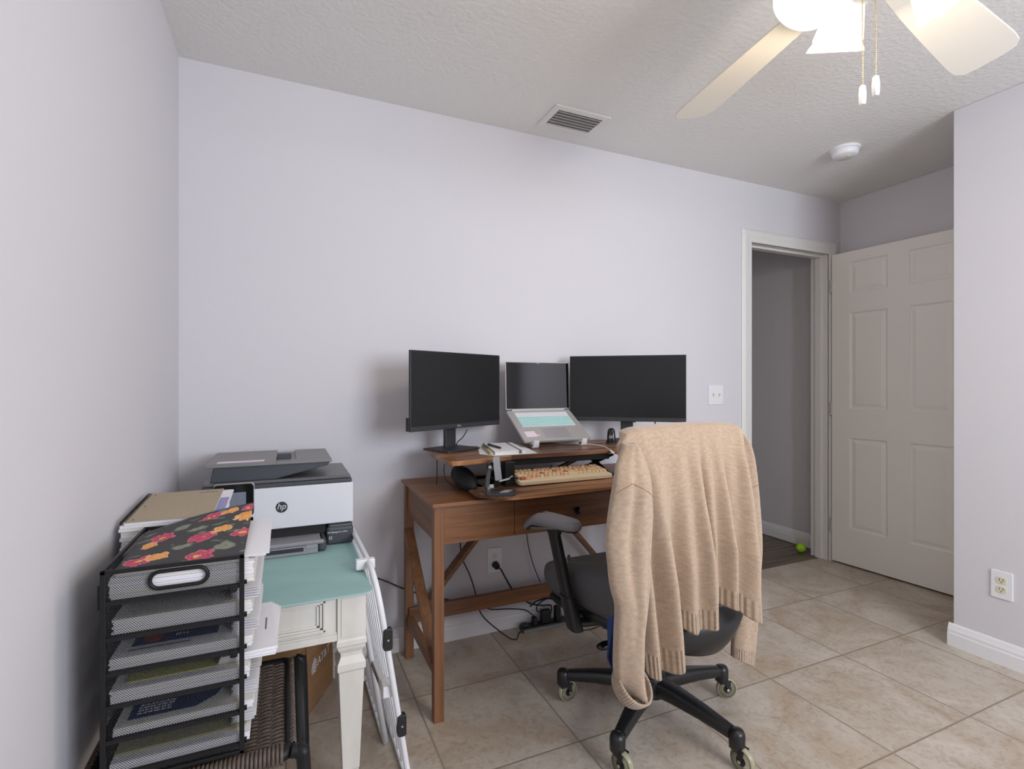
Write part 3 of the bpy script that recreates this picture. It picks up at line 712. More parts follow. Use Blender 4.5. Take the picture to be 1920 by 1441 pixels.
pen('dark slate pen lying across the top of the notebook', (.805,1.925,PZ+.0192), (.802,2.065,PZ+.0192), 'hpdark')
pen('grey pen tucked by the yellow-green strap of the notebook', (.768,1.975,PZ+.0168), (.795,2.105,PZ+.0168), 'hpgrey')
# glossy black upright gadget on monitor base
t = thing('desk_gadget', 'small glossy black rounded gadget upright on the right monitor base', 'gadget', (1.398, 2.005, PZ+.007), a2)
b = MB().loft([[(x,y,z) for x,y in sellipse(a_,b_,20,3)] for a_,b_,z in ((.019,.022,0),(.020,.022,.012),(.019,.018,.035),(.017,.015,.055),(.012,.010,.064),(.004,.004,.067))])
obj('gadget_body', b, 'blackgloss', t, smooth=True, local=True)
obj('base_ring', MB().prism(sellipse(.024,.026,24,3), -.0065, .001), 'char', t, local=True, bevel=.002)
for x in (-.006,0,.006): obj('front_stripe', MB().box((x-.0015,-.0205,.020),(x+.0015,-.0175,.034)), 'alu', t, local=True)
o = obj('white_pad', MB().box((1.475,1.925,PZ+.0072),(1.60,1.985,PZ+.010)), 'paper'); tag(o, 'white pad under the green item on the right monitor base', 'pad')
b = MB().box((1.492,1.935,PZ+.0102),(1.575,1.975,PZ+.022)).sph((1.512,1.955,PZ+.0255),(.016,.014,.008),14,8)
o = obj('green_pack', b, 'green', bevel=.003); tag(o, 'green and white little pack half hidden behind the sweater', 'pack')
t = thing('charging_cable', 'white charging cable drooping over the riser edge beside the laptop', 'cable', (1.28,1.95,PZ))
obj('cord', MB().tube(smooth_path([(1.24,2.02,PZ+.004),(1.27,1.98,PZ+.006),(1.282,1.90,PZ+.006),(1.272,1.835,PZ-.002)]), .0022, 8), 'white', t, smooth='all')
obj('plug', MB().tube([(1.272,1.835,PZ-.002),(1.274,1.822,PZ-.010),(1.276,1.81,PZ-.014)], [.004,.0055,.005], 10), 'white', t, smooth='all')
# black cloth bag between the tiers
b = MB().sph((0,0,0), (.040,.20,.037), 24, 16)
b.v = [(x*(1+.12*math.sin(9*y*10)), y, z*(1+.10*math.sin(70*y+x*40))) for x,y,z in b.v]
b.v = [tuple(Matrix.Rotation(math.radians(-8),3,'Z') @ Vector(p) + Vector((.664,1.985,DZ+.039))) for p in b.v]
o = obj('cloth_pouch', b, 'bag', smooth='all'); tag(o, 'rolled black cloth pouch on the desk under the left riser wing', 'pouch')
obj('tag_label', MB().box((.700,1.800,.800),(.722,1.803,.812)), 'paper', o)
cable('black cable looping down from the left riser wing to the desk', [(.60,2.03,.893),(.592,2.02,.84),(.600,2.01,.80),(.625,1.985,.779),(.628,1.93,.777)], .0022)
cable('straight black cable hanging from the left riser wing corner', [(.570,2.05,.893),(.571,2.05,.84),(.572,2.06,.777)], .002)
# phone stand
t = thing('phone_stand', 'black folding phone stand with silver rest on the keyboard tray', 'phone stand', (.71, 1.69, .80))
b = MB().prism(rrect(.105,.085,.012,4), .0, .009, Matrix.Translation((.704,1.686,.8003)) @ Matrix.Rotation(math.radians(-28),4,'Z')); obj('base', b, 'char', t, bevel=.002)
obj('side_post', MB().bar((.668,1.735,.812),(.690,1.765,.880),.016,.010,(0,1,0)).bar((.690,1.765,.880),(.685,1.760,.905),.016,.010,(0,1,0)), 'char', t, bevel=.002)
obj('pivot_bolt', MB().cyl((.672,1.722,.816),(.670,1.716,.816),.0065,16), 'chrome', t, smooth=True)
obj('pivot_bolt', MB().cyl((.686,1.748,.888),(.684,1.742,.888),.006,16), 'chrome', t, smooth=True)
Mp = frame3((.707,1.752,.884), (.93,.25,.12), (-.42,.30,.86), (0,-1,.2))
xa = Vector((.95,-.15,.10)).normalized(); ya = Vector((-.42,.12,.90)).normalized(); na = xa.cross(ya).normalized(); ya = na.cross(xa)
b = MB().prism(rrect(.026,.088,.006,4), -.002, .002, frame3((.711,1.738,.882), xa, ya, na)); obj('phone_rest', b, 'hptray', t, bevel=.0008)
obj('support_lip', MB().bar((.712,1.722,.838),(.750,1.716,.846),.014,.004).bar((.748,1.716,.846),(.757,1.706,.856),.010,.004), 'alu', t, bevel=.0008)
obj('silver_inlay', MB().prism([(.690,1.665),(.716,1.655),(.748,1.683),(.725,1.695)], .8095, .811), 'alu', t)

# ------------------------------------------------------------------ cream keyboard
t = thing('keyboard', 'cream mechanical keyboard with peach and rust round keycaps on the tray', 'keyboard', (1.03, 1.85, .80))
KM = Matrix.Translation((1.030,1.768,.803)) @ Matrix.Rotation(math.radians(0.5),4,'Z') @ Matrix.Rotation(math.radians(7),4,'X')
b = MB().prism(rrect(.428,.146,.014,5,0,.073), 0, .017, KM); obj('case', b, 'kcase', t, bevel=.003)
ROWS = [(.120,[1,0,1,1,1,1,.4,1,1,1,1,.4,1,1,1,1,.3,1,1,1,.3,1,1,1,1]), (.097,[1]*13+[2,.3,1,1,1,.3,1,1,1,1]), (.079,[1.5]+[1]*12+[1.5,.3,1,1,1,.3,1,1,1,1]),
        (.061,[1.8]+[1]*11+[2.2,3.6,1,1,1,1]), (.043,[2.3]+[1]*10+[2.7,1.3,1,1.3,1,1,1,1]), (.025,[1.25,1.25,1.25,6.0,1.25,1.25,1.25,.4,1,1,1,.3,2,1,1])]
nk = 0
for ri, (y0, ws) in enumerate(ROWS):
    tot = sum(ws); x = -.205; unit = .41/tot
    for ci, q in enumerate(ws):
        ww = q*unit
        gap = q in (.3,.4,0) or q == 3.6
        if not gap and nk < 100:
            cx_ = x+ww/2; R_ = min(ww,.0165)
            hw = ww/2-.0012
            ring = lambda s, z: [KM @ Vector((cx_+px, y0+py, z)) for px, py in rrect(2*hw*s, .0150*s, .0046*s, 3)]
            b = MB().loft([ring(1.0,.017), ring(1.0,.0235), ring(.93,.0262), ring(.82,.0272)])
            r_ = random.random(); m_ = 'keycap'
            if ri in (0,1) and r_ < .45: m_ = 'keycap2'
            elif r_ < .17: m_ = 'keycap2'
            elif r_ > .90: m_ = 'keycap3'
            obj('keycap', b, m_, t, smooth=True); nk += 1
        x += ww
o = KM @ Vector((0,.1458,.0235)); obj('volume_knob', MB().cyl(o-Vector((0,0,.006)), o+Vector((0,0,.006)), .004, 14), 'hpdark', t, smooth=True)

# ================================================================== power strip, plug, cords
t = thing('power_strip', 'long black power strip with plugs on the floor under the desk', 'power strip', (1.24, 2.235, 0), math.radians(-1.5))
b = MB().box((-.200,-.030,.0),(.205,.025,.022)); obj('strip_body', b, 'black', t, local=True, bevel=.004)
obj('front_edge', MB().box((-.198,-.0325,.002),(.203,-.0305,.016)), 'hpgrey', t, local=True)
obj('rocker_switch', MB().box((-.196,-.022,.022),(-.165,.015,.034)), 'black', t, local=True, bevel=.003)
obj('mount_screw', MB().cyl((-.188,-.038,.006),(-.188,-.031,.006),.003,10), 'brass', t, local=True)
for (x, ww, hh) in ((-.130,.022,.035),(-.070,.05,.060),(-.005,.028,.07),(.055,.022,.04)):
    obj('plug', MB().box((x-ww/2,-.018,.022),(x+ww/2,.014,.022+hh)), 'black', t, local=True, bevel=.004)
t = thing('power_cable', 'thick black power cord from the wall outlet down to the power strip', 'cord', (.926,2.29,.32))
obj('plug', MB().cyl((.926,2.2915,.322),(.926,2.262,.318),.018,20,r2=.014), 'black', t, smooth=True, bevel=.003)
obj('cord', MB().tube(smooth_path([(.926,2.264,.318),(.938,2.250,.310),(.965,2.250,.262),(1.0,2.255,.205),(1.055,2.262,.150),(1.10,2.262,.115),(1.155,2.25,.10),(1.21,2.25,.09),(1.20,2.235,.06)]), .0042, 10), 'black', t, smooth='all')
cable('black cord looping from the desk onto the power strip end', [(.735,2.23,.62),(.745,2.245,.55),(.742,2.27,.47),(.755,2.275,.38),(.79,2.275,.30),(.815,2.27,.22),(.825,2.262,.155),(.850,2.25,.10),(.90,2.225,.05),(.955,2.19,.008),(.985,2.17,.004),(1.01,2.20,.012),(1.045,2.215,.02)], .003)
cable('black cord running behind the gate to the power strip', [(.20,2.275,.42),(.30,2.277,.38),(.409,2.277,.324),(.497,2.275,.274),(.62,2.272,.222),(.745,2.272,.180),(.84,2.27,.145),(.90,2.27,.118),(.99,2.268,.105),(1.07,2.262,.088),(1.11,2.245,.06)], .003)
cable('thin dark cord down the wall behind the armrest', [(1.075,2.262,.64),(1.085,2.282,.55),(1.095,2.284,.42),(1.125,2.282,.30),(1.165,2.278,.20)], .0022)
cable('coiled black cord on top of the power strip', [(1.10,2.262,.10),(1.14,2.272,.115),(1.20,2.272,.12),(1.25,2.262,.115),(1.27,2.25,.09),(1.20,2.255,.125),(1.14,2.25,.11),(1.125,2.24,.085),(1.15,2.232,.075),(1.175,2.232,.085)], .0035)
cable('black cord draped from the strip out over the floor tiles', [(1.26,2.20,.16),(1.275,2.17,.10),(1.29,2.15,.03),(1.32,2.12,.004),(1.40,2.12,.004),(1.48,2.17,.004),(1.53,2.21,.004)], .0028)
cable('black cord sagging just below the desk apron at right', [(1.14,2.21,.615),(1.20,2.215,.560),(1.28,2.215,.553),(1.36,2.215,.575),(1.42,2.215,.615)], .0028)

# ================================================================== printer table
t = thing('side_table', 'antique white side table with tapered square legs under the printer', 'table', (-.07, 1.85, 0))
TX0, TX1, TY0, TY1, TZ = -.355, .212, 1.440, 2.255, .622
obj('tabletop', MB().box((TX0, TY0, TZ-.007), (TX1, TY1, TZ)), 'tablew', t, bevel=.004)
def sq(cx_, cy_, h_, z): return [(cx_-h_,cy_-h_,z),(cx_+h_,cy_-h_,z),(cx_+h_,cy_+h_,z),(cx_-h_,cy_+h_,z)]
lp = [(.018,0),(.018,.10),(.022,.104),(.022,.118),(.019,.124),(.0225,.130),(.0335,.405),(.0375,.410),(.0375,.428),(.034,.434),(.0285,.446),(.029,.456),(.036,.468),(.0375,.476),(.0400,.480),(.0400,.492),(.0375,.497),(.0375,.615)]
for cx_ in (TX0+.046, TX1-.046):
    for cy_ in (TY0+.052, TY1-.05):
        l = obj('leg', MB().loft([sq(cx_, cy_, h_, z) for h_, z in lp]), 'tablew', t, bevel=.0015)
        if cy_ < 1.6:
            b = MB(); y = cy_-.0375
            b.box((cx_-.028,y-.002,.505),(cx_+.028,y,.607)); obj('leg_block_panel', b, 'tablew', l, bevel=.0018)
ax0, ax1 = TX0+.084, TX1-.084; ay = TY0+.022
obj('apron', MB().box((ax0, ay, .505), (ax1, ay+.018, .615)).box((ax0, ay-.008, .497),(ax1, ay+.02, .515)).box((ax0, ay-.004, .515),(ax1, ay+.02,.520))
    .box((ax0, TY1-.06, .505),(ax1, TY1-.04,.60)).box((TX0+.03, TY0+.09,.505),(TX0+.048,TY1-.09,.60)).box((TX1-.048, TY0+.09,.505),(TX1-.03,TY1-.09,.60)), 'tablew', t, bevel=.001)
d = MB(); dx0, dx1, dz0, dz1 = ax0+.012, ax1-.030, .528, .611
for ins, dep, wd in ((0,.010,.006),(.008,.007,.006),(.016,.004,.006)):
    y = ay-dep
    d.box((dx0+ins,y,dz0+ins*.8),(dx1-ins,ay,dz0+ins*.8+wd)).box((dx0+ins,y,dz1-ins*.5-wd),(dx1-ins,ay,dz1-ins*.5)).box((dx0+ins,y,dz0+ins*.8),(dx0+ins+wd,ay,dz1-ins*.5)).box((dx1-ins-wd,y,dz0+ins*.8),(dx1-ins,ay,dz1-ins*.5))
dr_ = obj('drawer_front', d, 'tablew', t, bevel=.001)
obj('cup_pull', MB().box((-.062,ay-.030,.596),(-.020,ay-.012,.610)).box((-.040,ay-.033,.598),(-.024,ay-.028,.606)), 'bronze', dr_, bevel=.003)
# teal mat
def matf(s, tt):
    x = TX0 + (TX1+.006-TX0)*s; y = TY0-.012 + (TY1-TY0+.01)*tt
    return x, y
pts = rrect(TX1+.008-TX0, TY1-TY0+.012, .03, 8, (TX0+TX1+.008)/2, (TY0+TY1-.014)/2)
b = MB().prism(pts, TZ+.0005, TZ+.0045)
o = obj('desk_mat', b, 'teal', bevel=.001); tag(o, 'teal mat with rounded corners covering the white side table', 'mat')
MZ = TZ+.0045

# ------------------------------------------------------------------ printer
t = thing('printer', 'grey and white office printer on the teal mat', 'printer', (0, 2.06, MZ))
px0, px1, pf, pb = -.252, .222, 1.905, 2.235
obj('lower_body', MB().box((px0+.012, pf+.035, MZ), (px1-.006, pb, .700)), 'hpdark', t, bevel=.008)
obj('cartridge_side', MB().box((.136, pf-.002, MZ), (px1-.002, pf+.12, .700)).box((.132, pf-.008, MZ),(px1, pf+.02,.690)), 'hpdark', t, bevel=.010, seg=3)
obj('front_cover', MB().box((px0, pf-.004, .702), (px1, pf+.03, .842)).box((px0,pf+.02,.702),(px1,pb-.02,.842)), 'hpwhite', t, bevel=.003)
obj('scanner_bed', MB().box((px0+.004, pf+.002, .842), (px1-.004, pb, .856)), 'hpdark', t, bevel=.003)
obj('scanner_lid', MB().box((px0+.008, pf+.002, .857), (px1-.008, pb-.02, .868)), 'hplid', t, bevel=.004, seg=3)
# document feeder: dark wedge body and grey tray top
M_ = frame3((0,0,0),(1,0,0),(0,0,1),(0,-1,0))
b = MB().prism([(-.225,.868),(-.215,.920),(.148,.920),(.135,.905),(-.03,.868)], -2.205, -(pf+.012), M_); obj('feeder_body', b, 'hpdark', t, bevel=.003)
b = MB().box((-.236, pf+.002, .918), (-.028, 2.225, .931)).box((-.028, pf+.002, .918), (.150, pf+.045, .929)).box((-.028, pf+.045,.918),(.150,2.225,.922)).box((.035, pf+.045,.922),(.150,2.225,.929))
fd = obj('feeder_lid', b, 'hpgrey', t, bevel=.004, seg=3)
obj('paper_guide', MB().box((-.026, pf+.08,.922),(.020, pf+.095,.945)).bar((-.02,pf+.12,.925),(.015,pf+.20,.925),.012,.010), 'hpdark', fd, bevel=.002)
obj('lid_sticker', MB().box((-.205, pf+.014, .931), (-.065, pf+.050, .9316)), 'pinkw', fd)
# touch panel
b = MB().prism(rrect(.115,.105,.010,4,-.153,.812), pf-.016-0, pf-.004, frame3((0,0,0),(1,0,0),(0,0,1),(0,1,0))); tp = obj('touch_panel', b, 'blackgloss', t, bevel=.002)
b = MB().prism(rrect(.119,.109,.011,4,-.153,.812), pf-.010, pf-.003, frame3((0,0,0),(1,0,0),(0,0,1),(0,1,0))); obj('silver_rim', b, 'alu', tp, bevel=.001)
obj('display', MB().box((-.196,pf-.0168,.788),(-.118,pf-.0158,.838)), 'lcd', tp)
# paper slot and trays
obj('paper_slot', MB().box((-.20, pf+.012, .668), (.130, pf+.036, .702)), 'dark', t)
b = MB().box((-.205, 1.832, .655), (.118, pf+.05, .668)); obj('output_tray', b, 'hptray', t, bevel=.004)
b = MB().box((-.205, 1.826, MZ+.001), (.100, 1.842, .655)).box((.060,1.824,.643),(.100,1.84,.657)); it = obj('input_tray', b, 'hptray', t, bevel=.003)
obj('tray_side', MB().box((.100,1.835,MZ+.001),(.128,pf+.06,.668)), 'hpdark', t, bevel=.010, seg=3)
obj('tray_inset', MB().box((-.19,1.8252,MZ+.012),(.055,1.8268,.652)), 'char', it)
# logo: disc with hp
lg = obj('logo_disc', MB().cyl((-.0115, pf-.0048, .7745), (-.0115, pf-.0038, .7745), .0185, 40), 'char', t)
text_mesh('logo_letters', 'hp', .0285, 'hpwhite', lg, Matrix.Translation((-.0125, pf-.0052, .7765)) @ Matrix.Rotation(PI/2,4,'X'), shear=.28)
text_mesh('model_text', 'HP OfficeJet Pro 9015', .0075, 'paper', t, Matrix.Translation((.168, pf-.0086, .6705)) @ Matrix.Rotation(PI/2,4,'X'))
obj('icon_sticker', MB().box((.140,pf-.0088,.647),(.150,pf-.008,.657)), 'alu', t); obj('icon_mark', MB().box((.1425,pf-.0092,.6495),(.1475,pf-.0088,.6545)), 'ink', t)

# ------------------------------------------------------------------ paper stacks behind the organizer
def stack(name, label, cat, x0, x1, y0, y1, z0, z1, n, mats=('paper','paper2'), jit=.004, group=None, bend=None):
    b = MB()
    h = (z1-z0)/n
    for k in range(n):
        b.mat(random.randrange(len(mats)))
        jx, jy = random.uniform(-jit,jit), random.uniform(-jit,jit); a = random.uniform(-.01,.01)*jit/.004
        cx_, cy_ = (x0+x1)/2+jx, (y0+y1)/2+jy
        M = Matrix.Translation((cx_,cy_,0)) @ Matrix.Rotation(a,4,'Z')
        hx, hy_ = (x1-x0)/2, (y1-y0)/2
        zz0, zz1 = z0+k*h+.0002, z0+(k+1)*h-.0003
        b.box((-hx,-hy_,zz0),(hx,hy_,zz1),M)
    o = obj(name, b, list(mats)); tag(o, label, cat, group); return o
stack('paper_stack', 'lower tall stack of papers on the table against the left wall', 'papers', -.352,-.150,1.475,1.740,MZ,.790,15, jit=.005)
stack('paper_stack', 'upper stack of curled papers right under the spiral notebook', 'papers', -.354,-.155,1.468,1.745,.7905,.858,9, jit=.003)
t = thing('booklet', 'glossy booklet with a blue photo sticking out under the spiral notebook', 'booklet', (-.25,1.62,.8585))
Mn = Matrix.Translation((-.25,1.60,.8625)) @ Matrix.Rotation(math.radians(3.2),4,'X')
obj('cover', MB().prism(rrect(.210,.290,.006,3,.003,.012), -.001, .002, Mn @ Matrix.Rotation(0,4,'Z')), 'paper', t)
obj('cover_photo', MB().box((.066,-.120,.002),(.104,.065,.0026),Mn), 'skyb', t)
t = thing('spiral_notebook', 'tan spiral notebook lying on top of the paper stack by the left wall', 'notebook', (-.26,1.60,.865))
obj('cover', MB().box((-.098,-.135,.009),(.083,.140,.0105),Mn), 'tan', t)
obj('page_block', MB().box((-.096,-.134,.003),(.082,.139,.0088),Mn), 'paper', t)
b = MB()
for k in range(34): b.ring(Mn @ Vector((-.099,-.128+k*.0078,.007)), Mn.to_3x3() @ Vector((0,1,.15)), .0065, .0008, 12, 5)
obj('wire_binding', b, 'blackm', t, smooth='all')
obj('punch_hole', MB().cyl(Mn @ Vector((-.083,-.115,.0104)), Mn @ Vector((-.083,-.115,.0108)), .003, 10).cyl(Mn @ Vector((-.083,0,.0104)), Mn @ Vector((-.083,0,.0108)), .003, 10).cyl(Mn @ Vector((-.083,.118,.0104)), Mn @ Vector((-.083,.118,.0108)), .003, 10), 'ink', t)
b = MB(); random.seed(3)
for r_ in range(2):
    x = .025
    while x < .066:
        ww = random.uniform(.003,.007); b.box((x,.112-r_*.006,.0105),(x+ww,.1132-r_*.006,.0108),Mn); x += ww+.0012
obj('printed_lines', b, 'ink', t)

# ================================================================== rattan stool
SX0, SX1, SY0, SY1, SZ = -.352, .022, 1.118, 1.520, .455
t = thing('wicker_stool', 'dark metal stool with a woven brown wicker seat under the organizer', 'stool', ((SX0+SX1)/2, 1.32, 0))
rr = .0125
corner = lambda x, y, z=SZ: (x, y, z)
def rloop(x0,x1,y0,y1,r,z,n=6):
    return [(x,y,z) for x,y in rrect(x1-x0, y1-y0, r, n, (x0+x1)/2, (y0+y1)/2)]
b = MB().tube(rloop(SX0+rr,SX1-rr,SY0+rr,SY1-rr,.02,SZ-.012), rr, 12, closed=True); obj('seat_frame', b, 'blackm', t, smooth='all')
for (x, y, dx, dy) in ((SX1-.002,SY0+.012,.030,-.022),(SX1+.010,SY1-.018,.020,.010),(SX0+.012,SY0+.012,-.004,-.022),(SX0+.014,SY1-.018,-.006,.010)):
    obj('leg', MB().tube(smooth_path([(x-dx*.3,y,SZ-.008),(x+dx*.25,y+dy*.1,SZ-.014),(x+dx*.5,y+dy*.3,SZ-.05),(x+dx,y+dy,.0)],8), .0135, 12), 'blackm', t, smooth='all')
obj('side_tube', MB().tube(smooth_path([(SX1+.003,SY0+.02,SZ-.014),(SX1+.006,SY0+.05,SZ-.010),(SX1+.008,1.32,SZ-.008),(SX1+.006,SY1-.04,SZ-.010),(SX1,SY1-.01,SZ-.014)],6), .0105, 12), 'blackm', t, smooth='all')
# woven seat: weft strands across (x) and warp strands (y), sagging in the middle
def sag(x, y):
    u = (x-SX0)/(SX1-SX0); v = (y-SY0)/(SY1-SY0); return -.022*math.sin(PI*u)**.8*math.sin(PI*v)**.6
b = MB(); N_ = 50
for k in range(N_):
    y = SY0+.030+(SY1-SY0-.055)*k/(N_-1)
    path = [(SX0+.004,y,SZ-.024),(SX0-.002,y,SZ-.010),(SX0+.006,y,SZ+.003)]
    M__ = 26
    for j in range(M__+1):
        x = SX0+.018+(SX1-SX0-.036)*j/M__; path.append((x, y, SZ-.006+sag(x,y)+.0028*math.cos(PI*(j//2+k)) ))
    path += [(SX1-.006,y,SZ+.003),(SX1+.002,y,SZ-.010),(SX1-.004,y,SZ-.024)]
    b.tube(path, .0033, 6)
N_ = 44
for k in range(N_):
    x = SX0+.016+(SX1-SX0-.045)*k/(N_-1); b.tube([(x,SY0+.03,SZ-.014),(x,SY0+.016,SZ-.027),(x,SY0+.002,SZ-.022),(x,SY0-.002,SZ-.008),(x,SY0+.008,SZ+.003),(x,SY0+.022,SZ+.002),(x,SY0+.034,SZ-.006)], .0037, 6)
for k in range(13):
    xb = SX0+.035+(SX1-SX0-.07)*k/12
    for d_ in (-.004,.004):
        path = [(xb+d_, SY0+.02+(SY1-SY0-.04)*j/30, SZ-.007+sag(xb, SY0+.02+(SY1-SY0-.04)*j/30)-.002*math.cos(PI*j)) for j in range(31)]
        b.tube(path, .0026, 5)
obj('woven_seat', b, 'rattan', t, smooth='all')

# ================================================================== mesh organizer
OX0, OX1, OY0, OY1, OZ0, OZ1 = -.304, -.074, 1.135, 1.450, .464, .855
t = thing('mesh_organizer', 'black six-tier wire mesh paper organizer standing on the wicker stool', 'organizer', ((OX0+OX1)/2, 1.29, OZ0))
TIERS = [.797,.732,.669,.609,.547,.484]
bw = .009
b = MB()
for x in (OX0, OX1-bw):
    for y in (OY0, OY1-.007): b.box((x,y,OZ0),(x+bw,y+.007,OZ1))
for y in (OY0, OY1-.007): b.box((OX0,y,OZ1-.008),(OX1,y+.007,OZ1)).box((OX0,y,OZ0),(OX1,y+.007,OZ0+.008))
b.box((OX0,OY0,OZ1-.008),(OX0+.006,OY1,OZ1)).box((OX0,OY0,OZ0),(OX0+.006,OY1,OZ0+.008))
obj('frame', b, 'blackm', t, bevel=.0015)
for z in TIERS:
    b = MB().box((OX0+.004,OY0+.006,z-.0015),(OX1+.004,OY1-.006,z)).box((OX0+bw,OY0+.0005,z-.006),(OX1-bw,OY0+.0065,z+.001)).box((OX1-.002,OY0+.006,z-.002),(OX1+.004,OY1-.006,z+.006))
    obj('tray', b, 'blackm', t)
def meshpanel(mb, u0, u1, v0, v1, fn, pitch=.0044, hole=None, k=.74):
    pw = pitch; ph = pitch*1.05
    nu = int((u1-u0)/pw); nv = int((v1-v0)/(ph/2))
    for j in range(nv+1):
        for i in range(nu+1):
            cu = u0 + (i+.5*(j % 2))*pw; cv = v0 + j*ph/2
            if cu < u0+pw*.4 or cu > u1-pw*.4 or cv < v0+ph*.4 or cv > v1-ph*.4: continue
            if hole and hole(cu, cv): continue
            o_ = [(cu-pw/2,cv),(cu,cv-ph/2),(cu+pw/2,cv),(cu,cv+ph/2)]
            i_ = [(cu-pw/2*k,cv),(cu,cv-ph/2*k),(cu+pw/2*k,cv),(cu,cv+ph/2*k)]
            vs = [fn(*p) for p in o_+i_]
            mb.add(vs, [(a, (a+1)%4, 4+(a+1)%4, 4+a) for a in range(4)])
hcx, hcz = (OX0+OX1)/2+.006, .826
def hh(u, v):
    return (abs(v-hcz) < .0145 and abs(u-hcx) < .031) or math.hypot(abs(u-hcx)-.031, v-hcz) < .0150 and abs(u-hcx) >= .031
b = MB(); meshpanel(b, OX0+bw, OX1-bw, OZ0+.008, OZ1-.008, lambda u, v: (u, OY0+.003, v), hole=hh); obj('front_mesh', b, 'blackm', t)
b = MB(); meshpanel(b, OY0+.007, OY1-.007, OZ0+.008, OZ1-.008, lambda u, v: (OX0+.003, u, v), pitch=.007, k=.62); obj('side_mesh', b, 'blackm', t)
b = MB(); meshpanel(b, OX0+bw, OX1-bw, OZ0+.008, OZ1-.008, lambda u, v: (u, OY1-.003, v), pitch=.006); obj('rear_mesh', b, 'blackm', t)
ov = [(hcx+s*.031+.0155*math.cos(a), OY0+.002, hcz+.0155*math.sin(a)) for s, a0 in ((1,-90),(-1,90)) for a in [math.radians(a0+180*k/10) for k in range(11)]]
obj('handle_rim', MB().tube(ov, .0038, 8, closed=True), 'blackm', t, smooth='all')
for z in (.792, .664):
    obj('joint_clip', MB().prism(sellipse(.007,.007,18,3), -.003, .003, frame3((OX1-.018, OY0-.001, z),(1,0,0),(0,0,1),(0,-1,0))).cyl((OX1-.018,OY0-.006,z),(OX1-.018,OY0-.001,z),.003,10), 'blackm', t, bevel=.001)
obj('side_latch', MB().box((OX0-.007,OY0+.012,.782),(OX0-.0005,OY0+.045,.826)), 'blackm', t, bevel=.002)

# papers in the tiers (each tier's stack is one thing), they stick out at the open right side
def curled(mb, x0, x1, y0, y1, z, lift, th=.0012, droop=0):
    def fn(s, v, dz=0): return (x0+(x1-x0)*s, y0+(y1-y0)*v, z+dz+lift*math.sin(PI*s)*.6 + droop*(s**3))
    mb.grid(10, 6, lambda s, v: fn(s, v)); mb.grid(10, 6, lambda s, v: fn(s, v, th))
random.seed(11)
ix0, iy0, iy1 = OX0+.012, OY0+.009, OY1-.012
stack('paper_stack', 'thick paper bundle in the top tier under the floral folder', 'papers', ix0, -.058, iy0, iy1, .7975, .8375, 9, ('paper','paper2'), .002)
o = stack('paper_stack', 'short paper pile with a reddish sheet in the top tier', 'papers', ix0+.01, OX1+.006, iy0+.0, iy1-.005, .838, .842, 2, ('paper2','paper'), .0)
stack('paper_stack', 'grey-white paper bundle in the second tier of the organizer', 'papers', ix0+.004, -.062, iy0+.004, iy1, .7325, .760, 6, ('paper','paper2'), .002)
def printed(label, x0, x1, y0, y1, z0, z1, n, draw, mats=('paper','paper2')):
    t = thing('document_stack', label, 'papers', ((x0+x1)/2,(y0+y1)/2,z0))
    b = MB(); h = (z1-z0)/n
    for k in range(n):
        b.mat(k % len(mats)); j = random.uniform(-.002,.002); b.box((x0+j,y0+abs(j),z0+k*h+.0002),(x1+j,y1,z0+(k+1)*h-.0003))
    obj('sheets', b, list(mats), t); draw(t, z1)
    return t
def d3(t, z):
    obj('navy_banner', MB().prism([(-.268,1.185),(-.125,1.185),(-.125,1.235),(-.268,1.235)], z, z+.0005), 'navy', t)
    obj('red_emblem', MB().prism(sellipse(.016,.016,20,2,-.238,1.210), z+.0005, z+.001), 'red', t)
    b = MB()
    for k in range(4): b.box((-.20+k*.006,1.206,z+.0005),(-.197+k*.006,1.214,z+.001))
    obj('banner_letters', b, 'paper', t); obj('photo_print', MB().box((-.255,1.26,z),(-.18,1.31,z+.0005)).box((-.17,1.27,z),(-.135,1.31,z+.0005)), 'char', t)
    obj('rule_line', MB().box((-.27,1.168,z),(-.17,1.171,z+.0005)), 'ink', t)
printed('letter with a navy banner and red emblem in the third tier', ix0, -.060, iy0, iy1, .6695, .690, 5, d3)
stack('paper_stack', 'white paper bundle under the yellow sheet in the fourth tier', 'papers', ix0+.002, -.066, iy0, iy1, .6095, .632, 5, ('paper','paper2'), .002)
stack('yellow_sheet', 'thin yellow-green sheet on top of the papers in the fourth tier', 'papers', ix0+.02, -.070, iy0+.02, iy1, .6322, .6342, 1, ('yellow',), .0)
def d5(t, z):
    pts = [(-.270,1.165),(-.16,1.165),(-.13,1.19),(-.105,1.25),(-.10,1.33),(-.270,1.33)]
    obj('navy_cover', MB().prism(pts, z, z+.0005), 'navy', t)
    b = MB()
    for r_ in range(5):
        x = -.258
        while x < -.205: 
            ww = random.uniform(.004,.010); b.box((x,1.178+r_*.009,z+.0005),(x+ww,1.182+r_*.009,z+.001)); x += ww+.002
    obj('white_text', b, 'paper', t); obj('photo_print', MB().box((-.20,1.225,z+.0005),(-.115,1.30,z+.001)), 'hpgrey', t)
printed('brochure with a navy cover and small white text in the fifth tier', ix0+.006, -.058, iy0, iy1, .5475, .562, 4, d5)
stack('paper_stack', 'manila-topped paper bundle in the bottom tier of the organizer', 'papers', ix0+.002, -.064, iy0, iy1, .4845, .500, 4, ('paper','paper2'), .002)
o = stack('manila_folder', 'manila folder lying on the papers in the bottom tier', 'folder', ix0+.002, -.072, iy0+.02, iy1, .5003, .505, 2, ('olive',), .0)
